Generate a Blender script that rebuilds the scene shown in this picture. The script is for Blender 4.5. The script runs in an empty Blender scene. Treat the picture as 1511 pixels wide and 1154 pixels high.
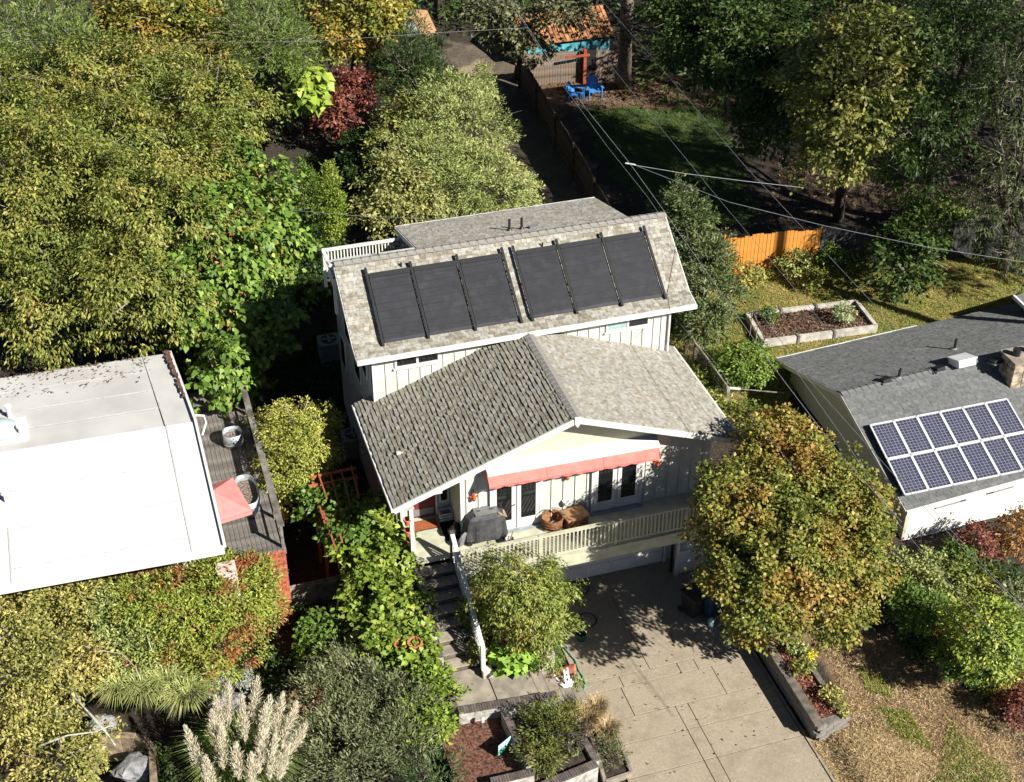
import bpy, math, random
import numpy as np
from mathutils import Vector, Matrix, noise as mnoise
random.seed(7); rng = np.random.default_rng(11)
SC = bpy.context.scene
COL = SC.collection
# ------------------------------------------------------------------ camera
CAM = np.array([-11.7577, -31.4601, 31.5170]); YAW, PITCH, FPX = 0.301197, 0.612284, 2114.495
IW, IH = 1511.0, 1154.0
cy_, sy_, cp_, sp_ = math.cos(YAW), math.sin(YAW), math.cos(PITCH), math.sin(PITCH)
FW = np.array([sy_*cp_, cy_*cp_, -sp_]); RT = np.array([cy_, -sy_, 0.0]); UP = np.cross(RT, FW)
cd = bpy.data.cameras.new('camera'); cam = bpy.data.objects.new('camera', cd); COL.objects.link(cam)
cd.sensor_width = 36; cd.lens = FPX/IW*36; cd.clip_end = 1000; cd.clip_start = 0.5
M = Matrix.Identity(4)
for i in range(3):
    M[i][0] = RT[i]; M[i][1] = UP[i]; M[i][2] = -FW[i]; M[i][3] = CAM[i]
cam.matrix_world = M; SC.camera = cam
# ------------------------------------------------------------------ light
SUN = np.array([0.816, -1.114, 1.0]); SUN = SUN/np.linalg.norm(SUN)
w = bpy.data.worlds.new("World"); SC.world = w; w.use_nodes = True
nt = w.node_tree; bg = nt.nodes['Background']; sky = nt.nodes.new('ShaderNodeTexSky'); sky.sky_type = 'NISHITA'
sky.sun_disc = False; sky.air_density = 0.36; sky.dust_density = 0.3; sky.sun_elevation = math.asin(SUN[2]); sky.sun_rotation = math.atan2(SUN[0], SUN[1])
nt.links.new(sky.outputs[0], bg.inputs[0]); bg.inputs[1].default_value = 0.05
sl = bpy.data.lights.new('sun', 'SUN'); sl.energy = 5.0; sl.angle = math.radians(0.5); sl.color = (1.0, 0.955, 0.87)
so = bpy.data.objects.new('sun', sl); COL.objects.link(so); so.location = (30, -40, 60)
so.rotation_euler = Vector(SUN).to_track_quat('Z', 'Y').to_euler()
SC.view_settings.view_transform = 'Standard'; SC.view_settings.look = 'None'; SC.view_settings.gamma = 1
SC.view_settings.use_curve_mapping = False; SC.view_settings.exposure = 0.75
try:
    SC.cycles.max_bounces = 5; SC.cycles.diffuse_bounces = 1; SC.cycles.transmission_bounces = 3
except Exception: pass
# ------------------------------------------------------------------ pixel -> point on a plane
def ray(px, py): return FW + RT*((px-IW/2)/FPX) - UP*((py-IH/2)/FPX)
def at(px, py, z):
    d = ray(px, py); return CAM + d*((z-CAM[2])/d[2])
def atY(px, py, y):
    d = ray(px, py); return CAM + d*((y-CAM[1])/d[1])
def atX(px, py, x):
    d = ray(px, py); return CAM + d*((x-CAM[0])/d[0])
def atP(px, py, n, p0):
    d = ray(px, py); n = np.array(n, float); return CAM + d*(((np.array(p0)-CAM)@n)/(d@n))
def ppm(p): return FPX/((np.array(p)-CAM)@FW)
# ------------------------------------------------------------------ materials
MATS = {}
def _n(nt, t, **k):
    n = nt.nodes.new(t)
    for a, b in k.items(): setattr(n, a, b)
    return n
def mat(name, col, rough=0.7, var=0.15, scale=6.0, bump=0.0, bscale=None, island=0.0, col2=None, metal=0.0, spec=0.5, detail=6, big=0.0):
    if name in MATS: return MATS[name]
    m = bpy.data.materials.new(name); m.use_nodes = True; nt = m.node_tree; b = nt.nodes['Principled BSDF']
    b.inputs['Roughness'].default_value = rough; b.inputs['Metallic'].default_value = metal
    b.inputs['Specular IOR Level'].default_value = spec
    tc = _n(nt, 'ShaderNodeTexCoord')
    no = _n(nt, 'ShaderNodeTexNoise'); no.inputs['Scale'].default_value = scale; no.inputs['Detail'].default_value = detail
    nt.links.new(tc.outputs['Object'], no.inputs['Vector'])
    ra = _n(nt, 'ShaderNodeValToRGB'); c2 = col2 if col2 else tuple(c*(1-var*1.6) for c in col)
    c1 = tuple(min(1, c*(1+var*.5)) for c in col)
    ra.color_ramp.elements[0].position = .36; ra.color_ramp.elements[1].position = .64
    ra.color_ramp.elements[0].color = (*c2, 1); ra.color_ramp.elements[1].color = (*c1, 1)
    nt.links.new(no.outputs[0], ra.inputs[0]); out = ra.outputs[0]
    def mul(out, fac_socket, lo, hi):
        mr = _n(nt, 'ShaderNodeMapRange'); mr.inputs['To Min'].default_value = lo; mr.inputs['To Max'].default_value = hi
        nt.links.new(fac_socket, mr.inputs['Value'])
        hs = _n(nt, 'ShaderNodeHueSaturation'); nt.links.new(mr.outputs[0], hs.inputs['Value']); nt.links.new(out, hs.inputs['Color'])
        return hs.outputs[0]
    if island > 0:
        g = _n(nt, 'ShaderNodeNewGeometry'); out = mul(out, g.outputs['Random Per Island'], 1-island, 1+island)
    if big > 0:
        n3 = _n(nt, 'ShaderNodeTexNoise'); n3.inputs['Scale'].default_value = .45; n3.inputs['Detail'].default_value = 5
        nt.links.new(tc.outputs['Object'], n3.inputs['Vector']); out = mul(out, n3.outputs[0], 1-big, 1+big)
    nt.links.new(out, b.inputs['Base Color'])
    if bump > 0:
        n2 = _n(nt, 'ShaderNodeTexNoise'); n2.inputs['Scale'].default_value = bscale or scale*5; n2.inputs['Detail'].default_value = 5
        nt.links.new(tc.outputs['Object'], n2.inputs['Vector'])
        bp = _n(nt, 'ShaderNodeBump'); bp.inputs['Strength'].default_value = bump; bp.inputs['Distance'].default_value = .03
        nt.links.new(n2.outputs[0], bp.inputs['Height']); nt.links.new(bp.outputs[0], b.inputs['Normal'])
    MATS[name] = m; return m
def leafmat(name, cols, patch=.5, pscale=.5, trans=.22, rough=.5, rnd=.5, val=.35):
    """cols: list of (pos, rgb); colour of each leaf drawn from patches plus chance, leaf by leaf"""
    if name in MATS: return MATS[name]
    m = bpy.data.materials.new(name); m.use_nodes = True; nt = m.node_tree; b = nt.nodes['Principled BSDF']; o = nt.nodes['Material Output']
    b.inputs['Roughness'].default_value = rough; b.inputs['Specular IOR Level'].default_value = .35
    tc = _n(nt, 'ShaderNodeTexCoord'); no = _n(nt, 'ShaderNodeTexNoise'); no.inputs['Scale'].default_value = pscale; no.inputs['Detail'].default_value = 3
    nt.links.new(tc.outputs['Object'], no.inputs['Vector'])
    mr = _n(nt, 'ShaderNodeMapRange'); mr.inputs['From Min'].default_value = .3; mr.inputs['From Max'].default_value = .7
    nt.links.new(no.outputs[0], mr.inputs['Value'])
    g = _n(nt, 'ShaderNodeNewGeometry')
    mx = _n(nt, 'ShaderNodeMix'); mx.inputs['Factor'].default_value = rnd
    nt.links.new(mr.outputs[0], mx.inputs['A']); nt.links.new(g.outputs['Random Per Island'], mx.inputs['B'])
    ra = _n(nt, 'ShaderNodeValToRGB'); cr = ra.color_ramp
    while len(cr.elements) < len(cols): cr.elements.new(.5)
    for e, (p, c) in zip(cr.elements, cols): e.position = p; e.color = (*[min(.8, q*1.22) for q in c], 1)
    nt.links.new(mx.outputs['Result'], ra.inputs[0])
    ml = _n(nt, 'ShaderNodeMath', operation='MULTIPLY'); ml.inputs[1].default_value = 7.31
    fr = _n(nt, 'ShaderNodeMath', operation='FRACT'); nt.links.new(g.outputs['Random Per Island'], ml.inputs[0]); nt.links.new(ml.outputs[0], fr.inputs[0])
    m2 = _n(nt, 'ShaderNodeMapRange'); m2.inputs['To Min'].default_value = 1-val; m2.inputs['To Max'].default_value = 1+val
    nt.links.new(fr.outputs[0], m2.inputs['Value'])
    hs = _n(nt, 'ShaderNodeHueSaturation'); nt.links.new(m2.outputs[0], hs.inputs['Value']); nt.links.new(ra.outputs[0], hs.inputs['Color'])
    nt.links.new(hs.outputs[0], b.inputs['Base Color'])
    tr = _n(nt, 'ShaderNodeBsdfTranslucent'); nt.links.new(hs.outputs[0], tr.inputs['Color'])
    ms = _n(nt, 'ShaderNodeMixShader'); ms.inputs[0].default_value = trans
    nt.links.new(b.outputs[0], ms.inputs[1]); nt.links.new(tr.outputs[0], ms.inputs[2]); nt.links.new(ms.outputs[0], o.inputs[0])
    MATS[name] = m; return m
WHITE = mat('white_paint', (.74, .73, .69), .6, .05, 3, bump=.05)
WALL = mat('cream_siding', (.62, .62, .55), .7, .06, 2.5, bump=.08)
GABLE = mat('gable_cream', (.60, .57, .42), .7, .05, 2)
DECKP = mat('deck_paint', (.56, .55, .41), .7, .12, 3, bump=.05)
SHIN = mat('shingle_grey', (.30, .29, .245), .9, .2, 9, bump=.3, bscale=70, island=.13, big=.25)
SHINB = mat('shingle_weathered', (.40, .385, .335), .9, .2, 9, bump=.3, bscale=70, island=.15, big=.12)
SHINL = mat('shingle_pale', (.40, .385, .34), .9, .2, 9, bump=.3, bscale=70, island=.12, big=.12)  # lit copy of the left slope's shingle, sunlight put into the colour
SHIND = mat('shingle_charcoal', (.165, .17, .172), .9, .15, 9, bump=.3, bscale=70, island=.15, big=.2)
GLASS = mat('window_glass', (.012, .014, .016), .06, .2, 4, spec=.8)
BLK = mat('black_plastic', (.02, .021, .024), .45, .1, 5)
def twotone(m, frac=.35, dark=.66):
    nt = m.node_tree; b = nt.nodes['Principled BSDF']; src = b.inputs['Base Color'].links[0].from_socket
    g = _n(nt,'ShaderNodeNewGeometry'); ml = _n(nt,'ShaderNodeMath',operation='MULTIPLY'); ml.inputs[1].default_value = 13.7; nt.links.new(g.outputs['Random Per Island'],ml.inputs[0])
    fr = _n(nt,'ShaderNodeMath',operation='FRACT'); nt.links.new(ml.outputs[0],fr.inputs[0]); lt = _n(nt,'ShaderNodeMath',operation='LESS_THAN'); lt.inputs[1].default_value = frac; nt.links.new(fr.outputs[0],lt.inputs[0])
    mx = _n(nt,'ShaderNodeMix',data_type='RGBA',blend_type='MULTIPLY'); nt.links.new(lt.outputs[0],mx.inputs['Factor']); nt.links.new(src,mx.inputs[6]); mx.inputs[7].default_value = (dark,dark*.93,dark*.84,1); nt.links.new(mx.outputs[2],b.inputs['Base Color'])
def stain(m, col, scale, lo, hi, amt):
    nt = m.node_tree; b = nt.nodes['Principled BSDF']; src = b.inputs['Base Color'].links[0].from_socket
    tc = _n(nt,'ShaderNodeTexCoord'); n = _n(nt,'ShaderNodeTexNoise'); n.inputs['Scale'].default_value = scale; n.inputs['Detail'].default_value = 12; n.inputs['Roughness'].default_value = .75; nt.links.new(tc.outputs['Object'],n.inputs['Vector'])
    mr = _n(nt,'ShaderNodeMapRange'); mr.inputs['From Min'].default_value = lo; mr.inputs['From Max'].default_value = hi; mr.inputs['To Max'].default_value = amt; nt.links.new(n.outputs[0],mr.inputs['Value'])
    mx = _n(nt,'ShaderNodeMix',data_type='RGBA'); nt.links.new(mr.outputs[0],mx.inputs['Factor']); nt.links.new(src,mx.inputs[6]); mx.inputs[7].default_value = (*col,1); nt.links.new(mx.outputs[2],b.inputs['Base Color'])
MATSOL = mat('black_solar_mat', (.034, .036, .045), .55, .15, 3, bump=.2, bscale=30, big=.25)
CORAL = mat('coral_canvas', (.66, .20, .17), .85, .1, 4, bump=.15, bscale=25)
PINKC = mat('faded_pink_canvas', (.66, .25, .23), .85, .1, 3, bump=.15, bscale=25)
CONC = mat('aged_concrete', (.40, .335, .25), .92, .10, 14, bump=.35, bscale=40, big=.12, detail=10, island=.06)
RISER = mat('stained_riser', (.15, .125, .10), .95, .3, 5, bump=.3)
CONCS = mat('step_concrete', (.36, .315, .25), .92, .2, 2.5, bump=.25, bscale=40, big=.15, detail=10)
BLOCK = mat('whitewashed_block', (.52, .49, .44), .9, .3, 5, bump=.4, bscale=18)
BRCAP = mat('dark_brick_cap', (.14, .115, .105), .9, .2, 8, bump=.3, island=.3)
BRICK = mat('red_brick', (.46, .13, .07), .9, .2, 8, bump=.3, island=.25)
MORT = mat('mortar', (.30, .17, .13), .95, .2, 8)
TIMBER = mat('weathered_timber', (.19, .165, .135), .9, .35, 3, bump=.3, bscale=20, island=.15)
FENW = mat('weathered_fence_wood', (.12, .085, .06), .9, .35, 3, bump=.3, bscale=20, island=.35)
FENG = mat('grey_fence_wood', (.07, .07, .075), .9, .3, 3, bump=.3, bscale=20, island=.3)
FENO = mat('orange_stained_wood', (.72, .30, .05), .8, .15, 3, bump=.2, bscale=20, island=.12)
REDW = mat('red_post_wood', (.34, .07, .03), .8, .2, 4)
ORW = mat('orange_trellis_wood', (.46, .14, .06), .75, .15, 4)
DPLK = mat('weathered_deck_plank', (.21, .19, .17), .9, .35, 2.5, bump=.3, bscale=25, island=.25)
ROOFW = mat('white_membrane', (.80, .80, .78), .75, .05, .7, bump=.08, bscale=3, big=.06)
ROOFG = mat('greyer_white_membrane', (.57, .565, .54), .8, .08, .8, bump=.08, bscale=3, big=.1)  # rear slope in a greyer tone than the front
TERRA = mat('terracotta', (.58, .19, .10), .8, .2, 6)
WICK = mat('brown_wicker', (.30, .13, .05), .8, .4, 14, bump=.6, bscale=60)
CARD = mat('brown_box', (.36, .19, .09), .8, .2, 5)
COVER = mat('grey_grill_cover', (.075, .075, .08), .6, .3, 4, bump=.3, bscale=6)
GALV = mat('galvanised_steel', (.42, .46, .48), .45, .15, 5, metal=.4)
BARK = mat('bark', (.13, .10, .075), .95, .4, 5, bump=.8, bscale=20)
BARKG = mat('pale_bark', (.30, .27, .22), .95, .3, 5, bump=.6, bscale=20)
TWIG = mat('pale_twig', (.34,.30,.25), .9, .3, 5)
MULCH = mat('bark_mulch', (.20, .09, .06), .95, .5, 14, bump=.9, bscale=40)
SOIL = mat('dark_soil', (.055, .04, .03), .95, .4, 8, bump=.8, bscale=30)
TEAL = mat('teal_paint', (.10, .42, .50), .7, .12, 4)
RUST = mat('rusty_metal_roof', (.46, .21, .09), .8, .35, 3, bump=.2)
TANR = mat('tan_roof', (.56, .32, .17), .9, .15, 5, bump=.3)
BLUE = mat('blue_plastic', (.05, .27, .70), .5, .08, 5)
KHAKI = mat('khaki_siding', (.50, .48, .35), .8, .06, 2, bump=.05)
STONE = mat('cream_stone', (.52, .42, .30), .9, .4, 4, bump=.6, bscale=10, island=.3)
GREY = mat('grey_metal', (.28, .29, .30), .5, .1, 5, metal=.3)
WIREM = mat('pale_cable', (.30, .31, .33), .5, .1, 5)
WIRED = mat('dark_cable', (.04, .04, .045), .5, .1, 5)
GREENP = mat('green_plastic', (.02, .13, .08), .5, .1, 5)
HOSE = mat('green_hose', (.05, .36, .22), .5, .1, 5)
WPL = mat('white_plastic', (.78, .80, .82), .4, .04, 5)
NAVY = mat('navy_plastic', (.02, .05, .10), .5, .1, 5)
stain(CONC,(.22,.175,.12),1.1,.48,.68,.65); stain(CONC,(.46,.42,.34),2.3,.54,.70,.6); stain(CONC,(.12,.10,.08),7,.62,.72,.7); stain(CONCS,(.17,.14,.11),3,.52,.68,.7); stain(ROOFG,(.40,.38,.34),1.3,.55,.75,.5); stain(ROOFW,(.60,.585,.55),1.0,.54,.75,.5)
stain(MATSOL,(.07,.07,.075),2.5,.5,.7,.6); stain(SHIN,(.17,.165,.13),.9,.52,.7,.45)
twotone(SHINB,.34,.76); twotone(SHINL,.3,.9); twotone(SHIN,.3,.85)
# ------------------------------------------------------------------ objects
WL = {}
def empty(name, loc):
    o = bpy.data.objects.new(name, None); COL.objects.link(o); o.location = tuple(loc); o.empty_display_size = .2
    WL[o.name] = np.array(loc, float); return o
def tag(o, label=None, cat=None, group=None, kind=None):
    if label: o['label'] = label
    if cat: o['category'] = cat
    if group: o['group'] = group
    if kind: o['kind'] = kind
    return o
def thing(name, label, cat, loc, group=None): return tag(empty(name, loc), label, cat, group)
class MB:
    def __init__(s): s.v = []; s.f = []
    def add(s, vs, fs):
        o = len(s.v); s.v += [tuple(map(float, q)) for q in vs]; s.f += [tuple(i+o for i in q) for q in fs]; return s
    def box(s, x0, y0, z0, x1, y1, z1):
        return s.add([(x0,y0,z0),(x1,y0,z0),(x1,y1,z0),(x0,y1,z0),(x0,y0,z1),(x1,y0,z1),(x1,y1,z1),(x0,y1,z1)],
            [(0,3,2,1),(4,5,6,7),(0,1,5,4),(1,2,6,5),(2,3,7,6),(3,0,4,7)])
    def obox(s, c, u, v, n, a, b, t):
        """box centred at c, half sizes a,b,t along unit axes u,v,n"""
        c = np.array(c, float); u = np.array(u, float)*a; v = np.array(v, float)*b; n = np.array(n, float)*t
        P = [c+i*u+j*v+k*n for k in (-1,1) for i, j in ((-1,-1),(1,-1),(1,1),(-1,1))]
        return s.add(P, [(0,3,2,1),(4,5,6,7),(0,1,5,4),(1,2,6,5),(2,3,7,6),(3,0,4,7)])
    def bar(s, p, q, wd, h, up=(0,0,1)):
        p = np.array(p, float); q = np.array(q, float); d = q-p; L = np.linalg.norm(d); d /= L
        side = np.cross(d, up); side /= np.linalg.norm(side); nn = np.cross(side, d)
        return s.obox((p+q)/2, d, side, nn, L/2, wd/2, h/2)
    def tube(s, pts, rad, n=8, cap=True):
        pts = [np.array(p, float) for p in pts]; rad = rad if hasattr(rad, '__len__') else [rad]*len(pts)
        o = len(s.v); vs = []
        for i, p in enumerate(pts):
            d = pts[min(i+1, len(pts)-1)]-pts[max(i-1, 0)]; d = d/(np.linalg.norm(d)+1e-9)
            a = np.cross(d, (0,0,1) if abs(d[2]) < .9 else (1,0,0)); a /= np.linalg.norm(a); b = np.cross(d, a)
            for k in range(n):
                t = 2*math.pi*k/n; vs.append(p+(a*math.cos(t)+b*math.sin(t))*rad[i])
        fs = [(i*n+k, i*n+(k+1) % n, (i+1)*n+(k+1) % n, (i+1)*n+k) for i in range(len(pts)-1) for k in range(n)]
        if cap: fs += [tuple(range(n))[::-1], tuple((len(pts)-1)*n+k for k in range(n))]
        return s.add(vs, fs)
    def lathe(s, c, prof, n=16):
        """prof list of (r,z)"""
        vs = []; c = np.array(c, float)
        for r, z in prof:
            for k in range(n):
                t = 2*math.pi*k/n; vs.append(c+np.array((r*math.cos(t), r*math.sin(t), z)))
        fs = [(i*n+k, i*n+(k+1) % n, (i+1)*n+(k+1) % n, (i+1)*n+k) for i in range(len(prof)-1) for k in range(n)]
        fs += [tuple(range(n))[::-1], tuple((len(prof)-1)*n+k for k in range(n))]
        return s.add(vs, fs)
    def prism(s, pts, vec):
        """polygon (3-D points) pushed along vec"""
        n = len(pts); a = [np.array(p, float) for p in pts]; b = [p+np.array(vec, float) for p in a]
        return s.add(a+b, [tuple(range(n))[::-1], tuple(range(n, 2*n))]+[(i, (i+1) % n, (i+1) % n+n, i+n) for i in range(n)])
    def mesh(s, name, m, smooth=False):
        me = bpy.data.meshes.new(name); me.from_pydata(s.v, [], s.f); me.materials.append(m); me.update()
        if smooth: me.polygons.foreach_set('use_smooth', [True]*len(me.polygons))
        return me
    def build(s, name, m, parent=None, smooth=False, kind=None, label=None, bevel=0):
        return link(name, s.mesh(name, m, smooth), parent, None, kind, label, bevel)
def link(name, me, parent=None, pos=None, kind=None, label=None, bevel=0):
    """pos None: mesh is in world coordinates; else mesh is local and stands at pos"""
    o = bpy.data.objects.new(name, me); COL.objects.link(o)
    wpos = np.zeros(3) if pos is None else np.array(pos, float)
    WL[o.name] = wpos
    if parent is not None:
        o.parent = parent; o.location = tuple(wpos-WL[parent.name])
    else: o.location = tuple(wpos)
    if kind: o['kind'] = kind
    if label: o['label'] = label
    if bevel:
        md = o.modifiers.new('bevel', 'BEVEL'); md.width = bevel; md.segments = 2; md.limit_method = 'ANGLE'
    return o
def copy_tree(o, loc, parent=None):
    c = o.copy(); COL.objects.link(c); WL[c.name] = np.array(loc, float)
    if parent is None: c.location = tuple(loc)
    else: c.parent = parent
    for ch in o.children: copy_tree(ch, WL[o.name]*0, c)
    return c
def nmesh(name, verts, faces4, m):
    """fast numpy mesh: faces4 is (N,k) int"""
    me = bpy.data.meshes.new(name); nv = len(verts); nf, k = faces4.shape
    me.vertices.add(nv); me.vertices.foreach_set('co', verts.astype(np.float32).ravel())
    me.loops.add(nf*k); me.loops.foreach_set('vertex_index', faces4.astype(np.int32).ravel())
    me.polygons.add(nf); me.polygons.foreach_set('loop_start', np.arange(0, nf*k, k, dtype=np.int32))
    me.polygons.foreach_set('loop_total', np.full(nf, k, dtype=np.int32)); me.update(calc_edges=True)
    me.materials.append(m); return me
# ------------------------------------------------------------------ terrain
ANC = np.array([(0,0,0),(2,-4,0),(4,-8,0),(5.3,-8.5,.25),(6.3,-4,.6),(7,-2,.6),(9,-5,.2),(12,-4,-.1),(14,-8,-.6),(12,-2.5,0),(16,-3,-.1),
 (-3,-6,.25),(-3,-10,0),(-6,-5,.1),(-9,-3,-.4),(-7.5,0,-.3),(-7.5,3,-.2),(-7,8,.4),(-7,12,1.2),(-12,-4,-.6),(-8,-9,-.4),(-13,-8,-.8),
 (7,2,.8),(7.2,8,1.2),(9,5,1.0),(9.8,1,.7),(12,12,1.45),(18,12,1.45),(10,10,1.35),(14,9,1.4),(0,14,1.9),(0,20,2),(5,25,2),(12,30,2.2),(18,25,2),(-8,20,2),(-10,30,2.4),
 (0,35,2.5),(10,45,2.5),(25,25,2),(30,5,0.3),(25,40,2.5),(-20,20,1.5),(-25,0,0),(-20,-10,-.8),(20,-12,-1),(15,16,1.5),(21,15,1.5)], float)
def smooth(t): t = np.clip(t, 0, 1); return t*t*(3-2*t)
def ground(x, y):
    x = np.asarray(x, float); y = np.asarray(y, float)
    num = 0; den = 0
    for ax, ay, az in ANC:
        wgt = 1/((x-ax)**2+(y-ay)**2+.5)**1.7; num = num+wgt*az; den = den+wgt
    z = num/den
    z = z+.035*np.sin(x*1.7+y*.6)*np.sin(y*1.3-x*.4)+.02*np.sin(x*4.1+1)*np.sin(y*3.7)
    dx = np.maximum(np.maximum(-4.6-x, x-4.75), 0); dy = np.maximum(y-.75, 0); d = np.hypot(dx, dy)
    return np.where(d <= 0, -.06, -.06*(1-smooth(d/.6))+z*smooth(d/.6))
def G(px, py):
    z = 1.0
    for _ in range(12): p = at(px, py, z); z = float(ground(p[0], p[1]))
    return at(px, py, z)
def inpoly(x, y, poly):
    c = np.zeros(x.shape, bool); n = len(poly)
    for i in range(n):
        x1, y1 = poly[i][:2]; x2, y2 = poly[(i+1) % n][:2]
        k = ((y1 > y) != (y2 > y)) & (x < (x2-x1)*(y-y1)/(y2-y1+1e-12)+x1); c ^= k
    return c
def gp(*pts): return [G(*p)[:2] for p in pts]
ZONES = [ # polygon on the ground, earth colour, second colour
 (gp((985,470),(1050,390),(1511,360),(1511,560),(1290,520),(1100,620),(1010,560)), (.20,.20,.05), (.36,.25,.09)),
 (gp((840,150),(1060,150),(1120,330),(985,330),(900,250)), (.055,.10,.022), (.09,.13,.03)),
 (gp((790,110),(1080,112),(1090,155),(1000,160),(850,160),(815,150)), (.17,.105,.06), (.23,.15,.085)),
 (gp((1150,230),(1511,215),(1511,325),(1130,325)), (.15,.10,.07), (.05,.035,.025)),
 (gp((660,60),(760,70),(905,300),(860,330),(740,240),(650,110)), (.12,.095,.07), (.17,.135,.095)),
 (gp((670,95),(715,90),(745,150),(700,170)), (.36,.28,.19), (.28,.21,.14)),
 (gp((1200,880),(1340,960),(1511,1100),(1511,1200),(1180,1200),(1190,1080),(1250,1060),(1150,900)), (.34,.23,.13), (.20,.125,.07)),
 (gp((1195,1085),(1330,1060),(1420,1154),(1200,1200)), (.50,.38,.21), (.32,.22,.11)),
]
GREENS = [gp((1265,985),(1300,1000),(1315,1030),(1280,1020)), gp((1300,1045),(1340,1050),(1380,1110),(1330,1090)), gp((1400,1060),(1440,1100),(1511,1170),(1380,1170)), gp((1010,520),(1060,510),(1090,560),(1040,580))]
def build_terrain():
    xs = np.concatenate([np.arange(-120,-26,4.), np.arange(-26,34,.22), np.arange(34,140,4.)])
    ys = np.concatenate([np.arange(-40,-14,2.), np.arange(-14,48,.22), np.arange(48,160,4.)])
    X, Y = np.meshgrid(xs, ys); Z = ground(X, Y); nx, ny = len(xs), len(ys)
    V = np.stack([X.ravel(), Y.ravel(), Z.ravel()], 1)
    i, j = np.meshgrid(np.arange(nx-1), np.arange(ny-1)); a = (j*nx+i).ravel()
    F = np.stack([a, a+1, a+nx+1, a+nx], 1)
    col = np.tile(np.array([.05,.038,.026]), (len(V), 1)); x, y = V[:,0], V[:,1]
    jx = x+.25*np.sin(y*2.3+x)+.12*np.sin(y*7+2*x); jy = y+.25*np.sin(x*2.1-y)+.12*np.sin(x*6.3)
    pn = np.sin(x*1.9+np.sin(y*1.3)*2)*np.sin(y*1.7+np.sin(x*1.1)*2)+.6*np.sin(x*5.3+1)*np.sin(y*4.9)
    t = smooth((pn+1)/2)[:,None]
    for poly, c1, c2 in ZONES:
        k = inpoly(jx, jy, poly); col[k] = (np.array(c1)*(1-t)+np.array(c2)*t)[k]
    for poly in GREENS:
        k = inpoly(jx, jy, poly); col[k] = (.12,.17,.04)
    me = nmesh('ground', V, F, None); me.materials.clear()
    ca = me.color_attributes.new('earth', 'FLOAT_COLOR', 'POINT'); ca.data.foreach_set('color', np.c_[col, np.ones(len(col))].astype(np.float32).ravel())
    m = bpy.data.materials.new('earth_and_grass'); m.use_nodes = True; nt = m.node_tree; b = nt.nodes['Principled BSDF']; b.inputs['Roughness'].default_value = .95
    at_ = _n(nt, 'ShaderNodeVertexColor'); at_.layer_name = 'earth'; tc = _n(nt, 'ShaderNodeTexCoord')
    n1 = _n(nt, 'ShaderNodeTexNoise'); n1.inputs['Scale'].default_value = 9; n1.inputs['Detail'].default_value = 10; nt.links.new(tc.outputs['Object'], n1.inputs['Vector'])
    mr = _n(nt, 'ShaderNodeMapRange'); mr.inputs['From Min'].default_value = .3; mr.inputs['From Max'].default_value = .7; mr.inputs['To Min'].default_value = .55; mr.inputs['To Max'].default_value = 1.35
    nt.links.new(n1.outputs[0], mr.inputs['Value']); hs = _n(nt, 'ShaderNodeHueSaturation'); nt.links.new(mr.outputs[0], hs.inputs['Value']); nt.links.new(at_.outputs[0], hs.inputs['Color'])
    nt.links.new(hs.outputs[0], b.inputs['Base Color'])
    n2 = _n(nt, 'ShaderNodeTexNoise'); n2.inputs['Scale'].default_value = 25; n2.inputs['Detail'].default_value = 8; nt.links.new(tc.outputs['Object'], n2.inputs['Vector'])
    bp = _n(nt, 'ShaderNodeBump'); bp.inputs['Strength'].default_value = .9; bp.inputs['Distance'].default_value = .08; nt.links.new(n2.outputs[0], bp.inputs['Height']); nt.links.new(bp.outputs[0], b.inputs['Normal'])
    me.materials.append(m); me.polygons.foreach_set('use_smooth', [True]*len(me.polygons))
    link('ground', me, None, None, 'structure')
build_terrain()
# ------------------------------------------------------------------ driveway: concrete slabs
drv = tag(empty('driveway', (1.5,-5,0)), kind='structure')
rows_y = [.70, at(700+450*.62,982,0)[1], at(985,998,0)[1], at(1010,1038,0)[1], at(1030,1072,0)[1], at(1045,1120,0)[1], -10.3, -12.5, -15]
splits = [[-1.05, 1.2, 4.42], [-1.05, .2, 2.05, 2.6, 4.42], [-1.05,.1,3.0,4.42], [-1.0,1.35,1.75,4.42], [-.95,1.35,1.75,4.42], [-.95,1.35,1.75,4.42], [-.95,1.35,1.75,4.42], [-.95,1.35,1.75,4.42]]
for r in range(len(rows_y)-1):
    for k in range(len(splits[r])-1):
        y1, y0 = rows_y[r]-.012, rows_y[r+1]+.012; x0, x1 = splits[r][k]+.01, splits[r][k+1]-.01
        ti = random.uniform(-.006, .006)
        b = MB().add([(x0,y0,-.12),(x1,y0,-.12),(x1,y1,-.12),(x0,y1,-.12),(x0,y0,ti),(x1,y0,0),(x1,y1,ti),(x0,y1,0)],
            [(0,3,2,1),(4,5,6,7),(0,1,5,4),(1,2,6,5),(2,3,7,6),(3,0,4,7)])
        b.build('concrete_slab', CONC, drv, bevel=.008)
# thin kerb strip along the right edge
MB().box(4.44,-15,-.1,4.50,.4,.03).build('edge_strip', CONCS, drv)
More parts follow.
